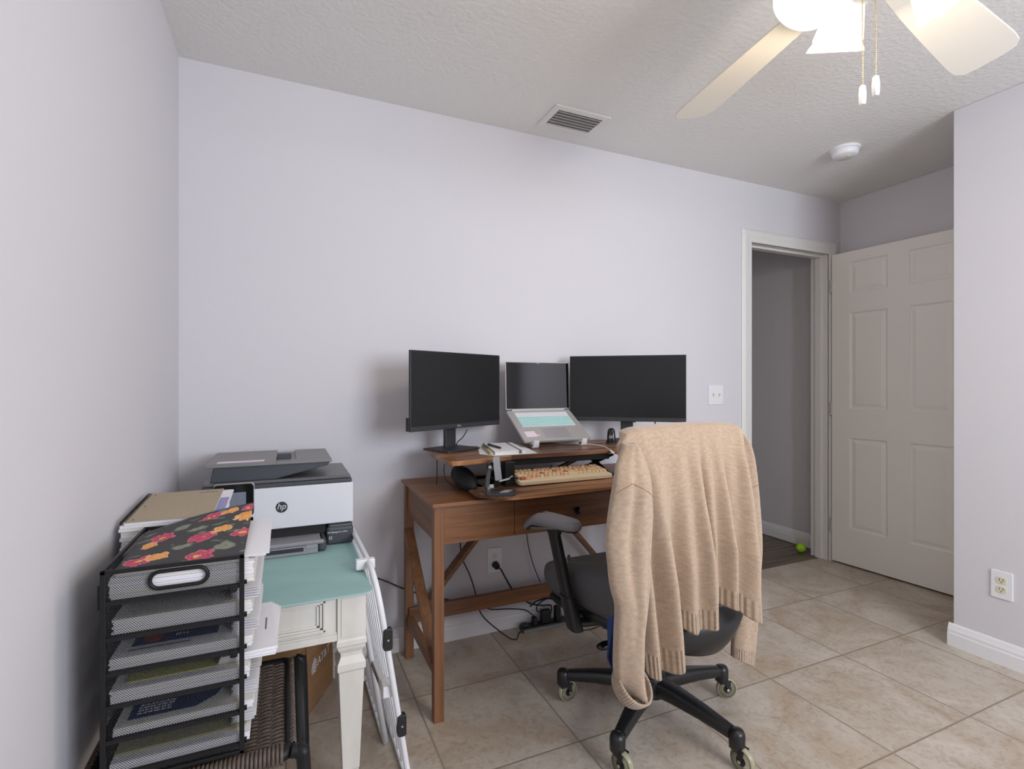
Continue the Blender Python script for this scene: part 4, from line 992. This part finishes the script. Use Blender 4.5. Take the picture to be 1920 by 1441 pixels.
# envelopes sticking out
t = thing('envelope_stack', 'white envelopes sticking out of the fourth tier towards the table', 'envelopes', (-.055,1.28,.6345))
b = MB()
for k in range(5):
    M = Matrix.Translation((-.066-.002*k,1.285+.002*(k%2),.6345+k*.0030)) @ Matrix.Rotation(math.radians(-2+1.5*k),4,'Z')
    b.box((-.052,-.121,0),(.052,.121,.0026), M)
obj('envelopes', b, 'paper', t)
obj('address_line', MB().box((-.0405,1.255,.6496),(-.0385,1.315,.6502)), 'ink', t)
t = thing('loose_papers', 'curling white papers spilling from the right side of the top tier', 'papers', (-.05,1.32,.80))
b = MB()
b.grid(12, 6, lambda s, v: (-.13+.100*s, 1.165+.255*v, .8435+.004*v - .0*s + .010*s*v), None)
b.grid(12, 6, lambda s, v: (-.13+.094*s, 1.175+.22*v-.02*s, .8425+.003*v), None)
obj('sheets', b, 'paper', t, solid=.0008)
def stick(label, z, x1, y0, y1, m='paper', n=4, droop=.0):
    b = MB()
    for k in range(n): 
        b.grid(8, 3, lambda s, v: (-.10+(x1+.10)*s+.003*(k%2), y0+.004*k+(y1-y0)*v, z+.0035*k-droop*s*s))
    o = obj('loose_paper', b, m, solid=.0008); tag(o, label, 'papers'); return o
stick('loose white sheets jutting out beside the second tier', .7605, -.050, 1.16, 1.40, n=5)
stick('loose white sheets jutting out beside the third tier', .6915, -.052, 1.17, 1.38, n=5)
stick('loose white sheets jutting out beside the fifth tier', .5640, -.055, 1.17, 1.41, 'paper', 5)
stick('yellowed loose sheets jutting out just under the envelopes', .5840, -.050, 1.22, 1.42, 'paper2', 3)
stick('loose sheets jutting out beside the bottom tier', .5085, -.058, 1.17, 1.41, n=4)
# floral folder
MT['floral'] = floral_material()
b = MB()
def ff(s, v):
    x = -.288+.212*s; y = 1.147+ (.262+.075*s)*v*(1) ; y = 1.152+(1.385+.125*s-1.152)*v
    return (x, y, .8475+.026*v*(.35+.65*s)+.012*max(0,v-.55)*s + .006*math.sin(PI*s)*v)
b.grid(20, 20, ff, lambda s, v: (s*.215, v*.235))
o = obj('floral_folder', b, 'floral', solid=.0012, smooth='all'); tag(o, 'black folder with pink and orange roses on top of the organizer', 'folder')
# sheet on the floor
o = obj('paper_sheet', MB().box((-.07,1.30,.0005),(.03,1.62,.0025)), 'paper2'); tag(o, 'pale paper sheet on the floor beneath the wicker stool', 'paper')

# ================================================================== cardboard box
ang = math.atan2(.235,.115)
t = thing('cardboard_box', 'brown cardboard box with a white logo on the floor under the table', 'box', (.068,1.965,0), ang-PI/2)
# local: +y along the printed face, -x into the box (left), printed face at x = 0
L_, W_, HH = .262, .215, .27
b = MB().box((-.003,0,0),(0,L_,HH)).box((-W_,0,0),(-W_+.003,L_,HH)).box((-W_,0,0),(0,.003,HH)).box((-W_,L_-.003,0),(0,L_,HH)).box((-W_,0,0),(0,L_,.003))
obj('box_walls', b, 'kraft', t, local=True)
b = MB().add([(-W_,0,HH),(0,0,HH),(-.02,-.055,HH-.035),(-W_+.02,-.055,HH-.035)], [(0,1,2,3)]); obj('flap', b, 'kraftin', t, local=True, solid=.003)
b = MB().add([(-W_,0,HH),(-W_,L_,HH),(-W_-.06,L_-.01,HH-.03),(-W_-.06,.01,HH-.03)], [(0,1,2,3)]); obj('flap', b, 'kraftin', t, local=True, solid=.003)
b = MB().add([(-.01,.05,HH-.005),(-W_+.02,.05,HH-.005),(-W_+.03,.12,HH+.035),(-.03,.12,HH+.035)], [(0,1,2,3)]); obj('inner_flap', b, 'kraftin', t, local=True, solid=.003)
MX = WM(t) @ frame3((.0008,.10,.150),(0,1,0),(0,0,1),(1,0,0)) 
text_mesh('logo_text', 'AT&T', .045, 'paper', t, MX @ Matrix.Translation((.052,-.002,0)))
b = MB()
for k in range(6):      # striped globe
    yy = .024-.0092*k; hw = math.sqrt(max(.0001,.027**2-(yy+.001)**2)); th = .0026 if k else .002
    n = 10; pts = [(-hw+2*hw*i/n - .002*k*.3, yy+.005*math.sin(PI*i/n)-.001, ) for i in range(n+1)]
    up = [(x, y+th*math.sin(PI*(i/n))**.5+.0008) for i, (x, y) in enumerate(pts)]; dn = [(x, y-th*math.sin(PI*(i/n))**.5-.0008) for i, (x, y) in enumerate(pts)]
    b.prism(dn + up[::-1], .0002, .0008, frame3((.0008,.068,.148),(0,1,0),(0,0,1),(1,0,0)))
obj('logo_globe', b, 'paper', t, local=True)

# ================================================================== folded white gate
t = thing('pet_gate', 'white metal barrier gate folded and leaning against the table side', 'gate', (.29,1.8,0))
def gate_pt(off):
    def f(s, z):     # s = y at floor, z height
        return Vector((.337 - off - .105*(z/.65) - .012*(s-1.5), s - .045*(z/.65)*0, z))
    return f
G = gate_pt(0)
ytop = 1.47
frame = [G(1.50,.012), G(1.485,.30), G(1.475,.50), G(1.480,.575), G(1.510,.625), G(1.575,.652), G(1.72,.655), G(2.16,.655), G(2.20,.64), G(2.21,.60), G(2.21,.012)]
b = MB(); P_ = smooth_path(frame, 4)
b.tube(P_ + [G(2.21,.012), G(1.50,.012)], .0088, 10); obj('outer_frame', b, 'whitem', t, smooth='all')
for k in range(11):
    y = 1.535+k*.058; zt = .648 if y > 1.57 else .632
    obj('bar', MB().tube([G(y,.014), G(y,zt)], 0.0036, 8), 'whitem', t, smooth='all')
G2 = gate_pt(.030)
b = MB().tube([G2(1.715,.012),G2(1.715,.605),G2(2.17,.605),G2(2.17,.012),G2(1.715,.012)], .0095, 10); ip = obj('inner_panel', b, 'whitem', t, smooth='all')
for k in range(9): obj('inner_bar', MB().tube([G2(1.765+k*.052,.012), G2(1.765+k*.045,.605)], .0030, 8), 'whitem', ip, smooth='all')
obj('top_bracket', MB().box(G(1.60,.632)-Vector((.040,.012,0)), G(1.60,.632)+Vector((.016,.012,.030))), 'white', t, bevel=.003)
b = MB()
p = G(1.53,.300)+Vector((-.022,0,0)); q = G(1.99,.245)+Vector((-.022,0,0))
b.bar(p, q, .020, .026); lt = obj('latch_rail', b, 'white', t, bevel=.003)
obj('latch_knob', MB().cyl(G(1.80,.275)+Vector((-.052,0,0)), G(1.80,.275)+Vector((-.020,0,0)), .020, 20).box(G(1.80,.262)+Vector((-.048,0,0)), G(1.97,.305)+Vector((-.018,0,0))), 'white', lt, bevel=.003)
b = MB()
for k in range(9): pp = p.lerp(q, .12+k*.052); b.box(pp+Vector((-.0115,-.003,-.006)), pp+Vector((-.0100,.003,.006)))
obj('adjuster_teeth', b, 'ink', lt)
obj('latch_end', MB().box(G(1.495,.285)+Vector((-.034,0,0)), G(1.545,.318)+Vector((.010,0,0))), 'white', lt, bevel=.003)
for (y, z) in ((1.478,.468),(1.492,.205)):
    pp = G(y,z); b = MB().prism(rrect(.026,.062,.008,4), -.010, .010, frame3(pp+Vector((.004,-.006,0)),(1,0,0),(0,0,1),(0,-1,0))); c_ = obj('wall_bumper', b, 'black', t, bevel=.002)
    obj('bumper_screw', MB().cyl(pp+Vector((.004,-.0155,0)), pp+Vector((.004,-.018,0)), .003, 10), 'chrome', c_)
obj('foot_handle', MB().tube(smooth_path([G2(2.0,.19)+Vector((-.012,0,0)),G2(2.08,.17)+Vector((-.03,0,0)),G2(2.12,.10)+Vector((-.03,0,0)),G2(2.04,.045)+Vector((-.012,0,0))],4), .006, 8), 'whitem', t, smooth='all')

# ================================================================== tennis ball in the hall
t = thing('tennis_ball', 'lime green ball on the dark hall floor by the door frame', 'ball', (3.36,2.50,-.004))
obj('felt', MB().sph((3.36,2.50,.0285), .0325, 24, 16), 'lime', t, smooth='all')
obj('seam_band', MB().tube([(3.36+.0322*math.cos(a)*math.cos(.5*math.sin(2*a)), 2.50+.0322*math.sin(a)*math.cos(.5*math.sin(2*a)), .0285+.0322*math.sin(.5*math.sin(2*a))) for a in [2*PI*k/40 for k in range(40)]], .0022, 6, closed=True), 'ballhi', t, smooth='all')

# ================================================================== office chair
CX, CY = 1.20, 1.475
t = thing('office_chair', 'black office chair with grey fabric seat at the desk, sweater over its back', 'office chair', (CX, CY, 0))
V = lambda x, y, z: (CX+x, CY+y, z)
base = obj('star_base', MB().lathe([(.0,.085),(.050,.088),(.056,.10),(.056,.135),(.048,.158),(.034,.165),(0,.165)], (CX,CY,0), n=32), 'chairp', t, smooth=True)
def armsec(d, s, r, z, wx, hz):
    c = Vector((CX,CY,0)) + d*r + Vector((0,0,z)); return [c + s*px + Vector((0,0,pz)) for px, pz in sellipse(wx, hz, 14, 3.2)]
for k, azd in enumerate((140.6, 212.6, 284.6, 356.6, 68.6)):
    a = math.radians(azd); d = Vector((math.cos(a), math.sin(a), 0)); s = Vector((-d.y, d.x, 0))
    b = MB().loft([armsec(d,s,.030,.124,.036,.030), armsec(d,s,.10,.124,.031,.027), armsec(d,s,.20,.117,.025,.022), armsec(d,s,.30,.104,.019,.018)])
    la = obj('base_arm', b, 'chairp', base, smooth=True)
    c = Vector((CX,CY,0)) + d*.318
    b = MB().lathe([(.022,.068),(.024,.072),(.0245,.108),(.020,.119),(.010,.124),(0,.125)], c, n=22)
    cs = obj('caster', b, 'chairp', base, smooth=True)
    ta = {0: 4, 1: -72, 2: -78, 3: -24, 4: 60}[k]; ta = math.radians(ta); tr = Vector((math.cos(ta), math.sin(ta), 0)); axl = Vector((-tr.y, tr.x, 0))
    wc = c + tr*.018 + Vector((0,0,.0382))
    axl = Vector((-tr.y, tr.x, 0))
    b = MB()
    for sg in (-1,1):
        b.prism([(-.010,.034),(.012,.034),(.008,.008),(.006,-.004),(-.004,-.004)] , -.002, .002, frame3(wc+axl*sg*.0155, tr, (0,0,1), axl))
    b.bar(c+Vector((0,0,.060)), c+Vector((0,0,.074)), .036, .030, (1,0,0)); b.cyl(wc-axl*.0185, wc+axl*.0185, .006, 12)
    obj('fork', b, 'chairp', cs, smooth=True)
    b = MB().lathe([(.0322,-.0105),(.0362,-.0085),(.0382,0),(.0362,.0085),(.0322,.0105),(.0322,-.0105)], wc, axl, 32); obj('tyre', b, 'tyre', cs, smooth='all')
    b = MB().lathe([(0,-.0115),(.012,-.0115),(.020,-.009),(.0320,-.0108),(.0320,.0108),(.020,.009),(.012,.0115),(0,.0115)], wc, axl, 28); obj('wheel_hub', b, 'blackgloss', cs, smooth=True)
    b = MB()
    for sg in (-1,1): b.cyl(wc+axl*sg*.0185, wc+axl*sg*.0200, .005, 14)
    for j in range(5):
        aa = 2*PI*j/5; pp = wc + tr*math.cos(aa)*.023 + Vector((0,0,math.sin(aa)*.023)); b.cyl(pp-axl*.0105, pp+axl*.0105, .0022, 8)
    obj('wheel_bolt', b, 'chrome', cs)
obj('gas_lift', MB().lathe([(.028,.16),(.028,.27),(.019,.275),(.019,.37)], (CX,CY,0), n=24), 'chairp', t, smooth=True)
mech = obj('tilt_mechanism', MB().box(V(-.09,-.14,.325),V(.09,.12,.405)).box(V(-.20,.0,.345),V(.20,.07,.372)), 'chairp', t, bevel=.012, seg=3)
# lever with a fat knob under the seat
b = MB().tube(smooth_path([V(-.09,.02,.330),V(-.14,.015,.310),V(-.165,.01,.300)]), .010, 12); obj('lever_rod', b, 'chairp', mech, smooth='all')
b = MB().sph(V(-.188,.005,.292), (.040,.018,.015), 20, 12); obj('lever_paddle', b, 'blackgloss', mech, smooth='all')
# seat
def sring(a_, b0, b1, z, dz_front=0, e=3.9, n=48, tiltr=0):
    out = []
    for x, y in sellipse(1, 1, n, e):
        yy = y*(b1 if y > 0 else b0); xx = x*a_*(1.0+.04*max(0,y))
        zz = z - dz_front*max(0, (y-.35)/.65)**2; xx *= 1 + .34*max(0,min(1,(y+.15)/.95))**1.2*(1 if x < 0 else .15)
        out.append(V(xx-.012, yy, zz))
    return out
rings = [sring(.195,.215,.255,.398,.0), sring(.225,.24,.285,.412,.010), sring(.238,.255,.308,.440,.014), sring(.243,.26,.318,.480,.022), sring(.242,.26,.316,.515,.032), sring(.234,.253,.305,.538,.040), sring(.212,.235,.275,.550,.040), sring(.17,.18,.18,.548,.03), sring(.08,.09,.09,.545,.01), sring(.01,.01,.01,.544,0)]
obj('seat_cushion', MB().loft(rings), 'fabric', t, smooth='all', subsurf=1)
rings = [sring(.05,.05,.05,.352), sring(.15,.16,.15,.356), sring(.205,.235,.20,.372), sring(.235,.262,.235,.395), sring(.245,.268,.25,.414)]
obj('seat_pan', MB().loft(rings), 'chairp', t, smooth='all')
# rear lower shell that curves under the back
def shellr(s, v):
    x = -.160 + .345*s; u = (s-.5)*2
    z = .500 - (.150+.012*u)*v
    bot = .045*(u*u)*v*(1 if u > 0 else .35)
    y = -.235 - .050*math.sin(PI*.86*v) + .055*u*u
    return V(x, y, z + bot*1.6)
b = MB().grid(24, 12, shellr); obj('lumbar_shell', b, 'chairp', t, solid=.02, smooth='all')
obj('back_bracket', MB().box(V(-.045,-.252,.44),V(.045,-.215,.62)).box(V(-.03,-.262,.485),V(.14,-.225,.525)), 'blackgloss', t, bevel=.010, seg=3)
obj('bracket_bolt', MB().cyl(V(.115,-.262,.512),V(.115,-.268,.512),.007,14), 'chrome', t)
# backrest
def bk(s, v):
    u = (s-.5)*2; z = .50+.535*v
    hw = .222 + .018*math.sin(PI*v) - .065*max(0,(v-.62)/.38)**2
    y = -.190 + .055*abs(u)**2.4 - .018*math.sin(PI*v)
    return V(-.014+u*hw, y, z - .022*abs(u)**3*(v > .9) - .02*max(0,-u)*max(0,v-.8))
b = MB().grid(20, 20, bk); bc = obj('backrest_cushion', b, 'fabric', t, solid=.045, smooth='all')
b = MB().tube([bk(0,k/20) for k in range(21)] + [bk(k/20,1) for k in range(1,21)] + [bk(1,1-k/20) for k in range(1,21)] + [bk(1-k/20,0) for k in range(1,20)], .014, 10, closed=True)
obj('backrest_frame', b, 'chairp', t, smooth='all')
# armrests
for sx in (-1, 1):
    m_ = lambda x, y, z: V(-.012 + sx*x, y, z)
    b = MB().tube(smooth_path([m_(.16,.02,.372), m_(.26,.025,.378), m_(.286,.025,.392)]), .015, 12)
    b.loft([[m_(.289+px-.0,.026+py,.362) for px,py in sellipse(.022,.034,20,3)], [m_(.305+px,.050+py,.470) for px,py in sellipse(.020,.032,20,3)]])
    po = obj('arm_post', b, 'chairp', t, smooth=True)
    b = MB().loft([[m_(.304+px,.049+py,.462) for px,py in sellipse(.0165,.028,20,3)], [m_(.334+px,.090+py,.672) for px,py in sellipse(.0165,.029,20,3)], [m_(.338+px,.094+py,.698) for px,py in sellipse(.026,.05,20,3)]])
    obj('arm_sleeve', b, 'chairp', po, smooth=True)
    pc = Vector(m_(.3345,.062,.600)); obj('height_button', MB().prism(sellipse(.0075,.013,20,2.4), -.001, .0025, frame3(Vector(m_(.309,.036,.600)), (1,0,0), (0,0,1), (0,-1,0))), 'chrome', po, bevel=.0008)
    # pad
    ax_ = Vector((sx*-(-.075) , -.23, 0)).normalized() if sx < 0 else Vector((-.075,-.23,0)).normalized()
    if sx < 0: ax_ = Vector((.075,-.23,0)).normalized()
    sd = Vector((-ax_.y, ax_.x, 0)); cc = Vector(m_(.341,.097,.718))
    def padr(k, w_, l_, z): return [cc + sd*px + ax_*py + Vector((0,0,z - .62*max(0,-py-.05))) for px, py in sellipse(w_, l_, 32, 2.8)]
    b = MB().loft([padr(0,.030,.115,-.020), padr(0,.036,.122,-.012)]); up = obj('pad_underside', b, 'chairp', t, smooth=True)
    b = MB().loft([padr(0,.037,.123,-.0125), padr(0,.041,.127,-.004), padr(0,.040,.126,.006), padr(0,.034,.119,.0165), padr(0,.019,.09,.021), padr(0,.003,.02,.0215)])
    obj('arm_pad', b, 'armfab', t, smooth='all')
    obj('pad_stitching', MB().tube(padr(0,.0355,.1215,.0125), .0007, 5, closed=True), 'char', up)

# ================================================================== blue garment under the sweater
t = thing('blue_garment', 'blue cloth garment hanging behind the left sleeve of the sweater', 'clothing', (.90,1.23,.33))
def bl(s, v):
    x = .822+.085*s+.016*(1-v)**2 + .105*max(0,v-.55) - .0*v; return (x, 1.222 - .018*math.sin(s*7+v*3) , .592-.25*v - .07*(1-v)*(1-s)**2)
b = MB().grid(18, 18, bl); obj('draped_panel', b, 'blue', t, solid=.003, smooth='all')
def bl2(s, v): return (.925+.05*s+.03*v, 1.222-.010*math.sin(s*6), .44-.115*v)
b = MB().grid(10, 10, bl2); obj('lower_corner', b, 'blue', t, solid=.003, smooth='all')

# ================================================================== sweater
t = thing('sweater', 'beige knit sweater draped over the office chair back, sleeves hanging', 'sweater', (1.14,1.2,.30))
TS = [0,.1,.2,.4,.6,.8,.95,1]; TXs = [.889,.917,.959,1.057,1.157,1.255,1.354,1.385]; TZs = [1.011,1.037,1.047,1.053,1.056,1.056,1.051,1.034]
HS = [0,.06,.14,.22,.27,.29,.31,.36,.42,.47,.55,.60,.62,.68,.73,.80,.82,.88,.93,.98,1]
HXs = [.932,.959,.992,1.025,1.045,1.047,1.050,1.067,1.092,1.113,1.153,1.173,1.176,1.198,1.221,1.255,1.260,1.291,1.319,1.363,1.375]
HZs = [.410,.349,.344,.354,.372,.392,.427,.447,.458,.448,.461,.475,.537,.530,.514,.507,.514,.495,.465,.443,.443]
def fold(s, v):
    g = lambda c, w_: math.exp(-((s-c)/w_)**2)
    r = 1.0*g(.26,.055)+1.1*g(.575,.04)+.5*g(.47,.045)+1.05*g(.785,.038)+.7*g(.96,.05)+.8*g(.10,.06)+.45*g(.68,.03) - .5*g(.385,.05)-.7*g(.635,.022)-.7*g(.835,.025)-.45*g(.18,.04)
    return r
def body(s, v, back=0):
    x = np.interp(s, TS, TXs); zt = np.interp(s, TS, TZs)
    hx = np.interp(s, HS, HXs); hz = np.interp(s, HS, HZs)
    e = v**1.15
    xx = x+(hx-x)*e - .030*min(1,v*7)*(1-v*.85)*s**8; zz = zt+(hz-zt)*v
    y = 1.202 - .056*fold(s, v)*min(1, v*1.5)**1.2 + .030*(1-v)**6 - .012*v + .026*math.exp(-((s-.03)/.10)**2)*min(1,v*4)
    # round the side edges backwards
    ed = max(0, (.05-s)/.05, (s-.975)/.025); y += .014*ed**2; y -= .020*math.exp(-((s-.955)/.025)**2)*min(1,v*5)
    y -= .0022*math.sin(37*s+9*v)*math.sin(11*v+4*s)
    return (xx, y, zz)
b = MB(); nx, ny = 150, 90
vtop = 1-.055
b.grid(nx, ny, lambda s, v: body(s, v*.90), lambda s, v: (s*.46, v*.9*.65))
b.mat(1); b.grid(nx, 10, lambda s, v: body(s, .90+.10*v), lambda s, v: (s*.46, (.9+.1*v)*.65))
b.mat(0)
def over(s, v):    # over the top and down the seat side
    x, y, z = body(s, 0); kk = .25+.75*min(1,s/.16)**.7*min(1,(1-s)/.05+.3)
    if v < .3:
        a = v/.3*PI; return (1.13+(x-1.13)*(1-.14*(v/.3)**1.5), y+.048*kk*(1-math.cos(a)), z+.010*kk*math.sin(a))
    q = (v-.3)/.7; return (1.13+(x-1.13)*(.86-.20*min(1,q*3)), y+.096*kk+.006*math.sin(9*s)*q, z-.30*q)
b.grid(nx, 20, over, lambda s, v: (s*.46, -v*.4))
o = obj('body_panel', b, ['knit','rib'], t, solid=.005, smooth='all')
# merge the coincident rows
me = o.data; bmm = bmesh.new(); bmm.from_mesh(me); bmesh.ops.remove_doubles(bmm, verts=bmm.verts, dist=.00005); bmesh.ops.recalc_face_normals(bmm, faces=bmm.faces[:]); bmm.to_mesh(me); bmm.free()
# inner flap of the hem seen at the right
b = MB(); b.mat(1).grid(16, 8, lambda s, v: (1.30+.075*s, 1.245+.012*math.sin(5*s), .52-(.100+.03*s)*v), lambda s, v: (s*.08, v*.1))
obj('inner_hem', b, ['knit','rib'], t, solid=.004, smooth='all')

def sleeve(name, cen, rib_from, depth, y0, nseg=70, nang=56, mod=None, shear_z=None):
    # cen: rows (x, z, halfwidth) from top to bottom
    zs = [c[1] for c in cen]; ts = np.linspace(0, 1, len(cen))
    cx_ = [c[0] for c in cen]; hw = [c[2] for c in cen]
    # smooth by sampling a catmull path
    P_ = smooth_path([(c[0], c[2], c[1]) for c in cen], 12); m = len(P_)-1
    def fn(s, v):
        f_ = v*m; i = min(int(f_), m-1); p = P_[i].lerp(P_[i+1], f_-i)
        a = 2*PI*s; w_ = p.y
        md = 1 + (mod(a, v) if mod else 0)
        d_ = depth*(.45+.55*min(1, v*4))
        return (p.x + w_*math.cos(a)*(1+.0*md), y0(v) + d_*math.sin(a)*md, p.z + (shear_z(a, v) if shear_z else 0))
    b = MB(); k = rib_from
    b.grid(nang, nseg, lambda s, v: fn(s, v*k), lambda s, v: (s*.24, v*k*.7))
    b.mat(1); b.grid(nang, 12, lambda s, v: fn(s, k+(1-k)*v), lambda s, v: (s*.24, (k+(1-k)*v)*.7))
    o = obj(name, b, ['knit','rib'], t, solid=.004, smooth='all')
    bmm = bmesh.new(); bmm.from_mesh(o.data); bmesh.ops.remove_doubles(bmm, verts=bmm.verts, dist=.00005); bmesh.ops.recalc_face_normals(bmm, faces=bmm.faces[:]); bmm.to_mesh(o.data); bmm.free()
    return o, fn
cl = [(.900,1.020,.014),(.896,1.012,.022),(.883,.967,.045),(.877,.928,.054),(.872,.880,.061),(.867,.826,.068),(.861,.760,.069),(.862,.702,.063),(.864,.660,.060),(.867,.627,.055),(.872,.578,.044),(.867,.503,.039),(.867,.443,.039),(.869,.393,.037),(.880,.353,.030),(.893,.327,.018)]
def ml(a, v):
    # front side (a = 270deg) carries a lit right-hand roll and a recessed left fold
    return .30*math.cos(2*(a-5.2))*(.6+.4*v) + .10*math.sin(3*a+6*v) - .62*math.exp(-((a-4.50-.25*v)/.26)**2)*math.exp(-((v-.38)/.28)**2) - .30*math.exp(-((a-5.35)/.2)**2)*math.exp(-((v-.62)/.2)**2)
sl, fl_ = sleeve('left_sleeve', cl, .97, .038, lambda v: 1.160+.050*max(0,1-v/.22)**1.5-.010*math.sin(PI*v)+.01*v, mod=ml)
cr = [(1.374,1.030,.012),(1.386,1.018,.022),(1.402,.985,.032),(1.414,.918,.040),(1.424,.826,.048),(1.432,.714,.055),(1.436,.637,.057),(1.433,.580,.058),(1.430,.507,.053),(1.428,.395,.045),(1.419,.316,.044),(1.413,.252,.040)]
sr, fr_ = sleeve('right_sleeve', [(a+.010,b_,c+.002) for a,b_,c in cr], .935, .028, lambda v: 1.274, mod=lambda a, v: .35*math.cos(3*a+2.0+2*v)*(1-v)+.1*math.sin(5*a), shear_z=lambda a, v: (.020*-math.cos(a))*max(0,v-.85)/.15)
# shoulder seams
for fn_, seq in ((fl_, [(.52+.44*k/14, .205+.055*abs(k/14-.38)*2.2) for k in range(15)]), (fr_, [(.62+.33*k/12, .33+.03*(1-k/12)) for k in range(13)])):
    pts = []
    for s, v in seq:
        p = Vector(fn_(s, v)); pts.append(p + Vector((0,-.0026,0)))
    obj('armhole_seam', MB().tube(pts, .0011, 6), 'seam', sl if fn_ is fl_ else sr, smooth='all')
# turned-back cuff bowl at the end of the left sleeve
axc = Vector((.30,-.62,.72)).normalized()
cc = Vector((.884,1.172,.352)); q_ = Vector((0,0,1)).rotation_difference(axc)
b = MB().mat(1)
NA, NR = 72, 12
def cuff(s, v):
    a = 2*PI*s; ph = v*1.45
    R_ = .056*math.sin(PI/2 - ph*.72)**.8 if v < 1 else .0
    r_ = .0565*math.cos(ph*.62); h_ = .018 - .050*math.sin(ph)
    p = q_ @ Vector((r_*math.cos(a), r_*1.08*math.sin(a), h_)); return tuple(cc + p)
b.grid(NA, NR, cuff, lambda s, v: (s*.35, v*.06))
obj('left_cuff', b, ['knit','rib'], sl, solid=.006, smooth='all')
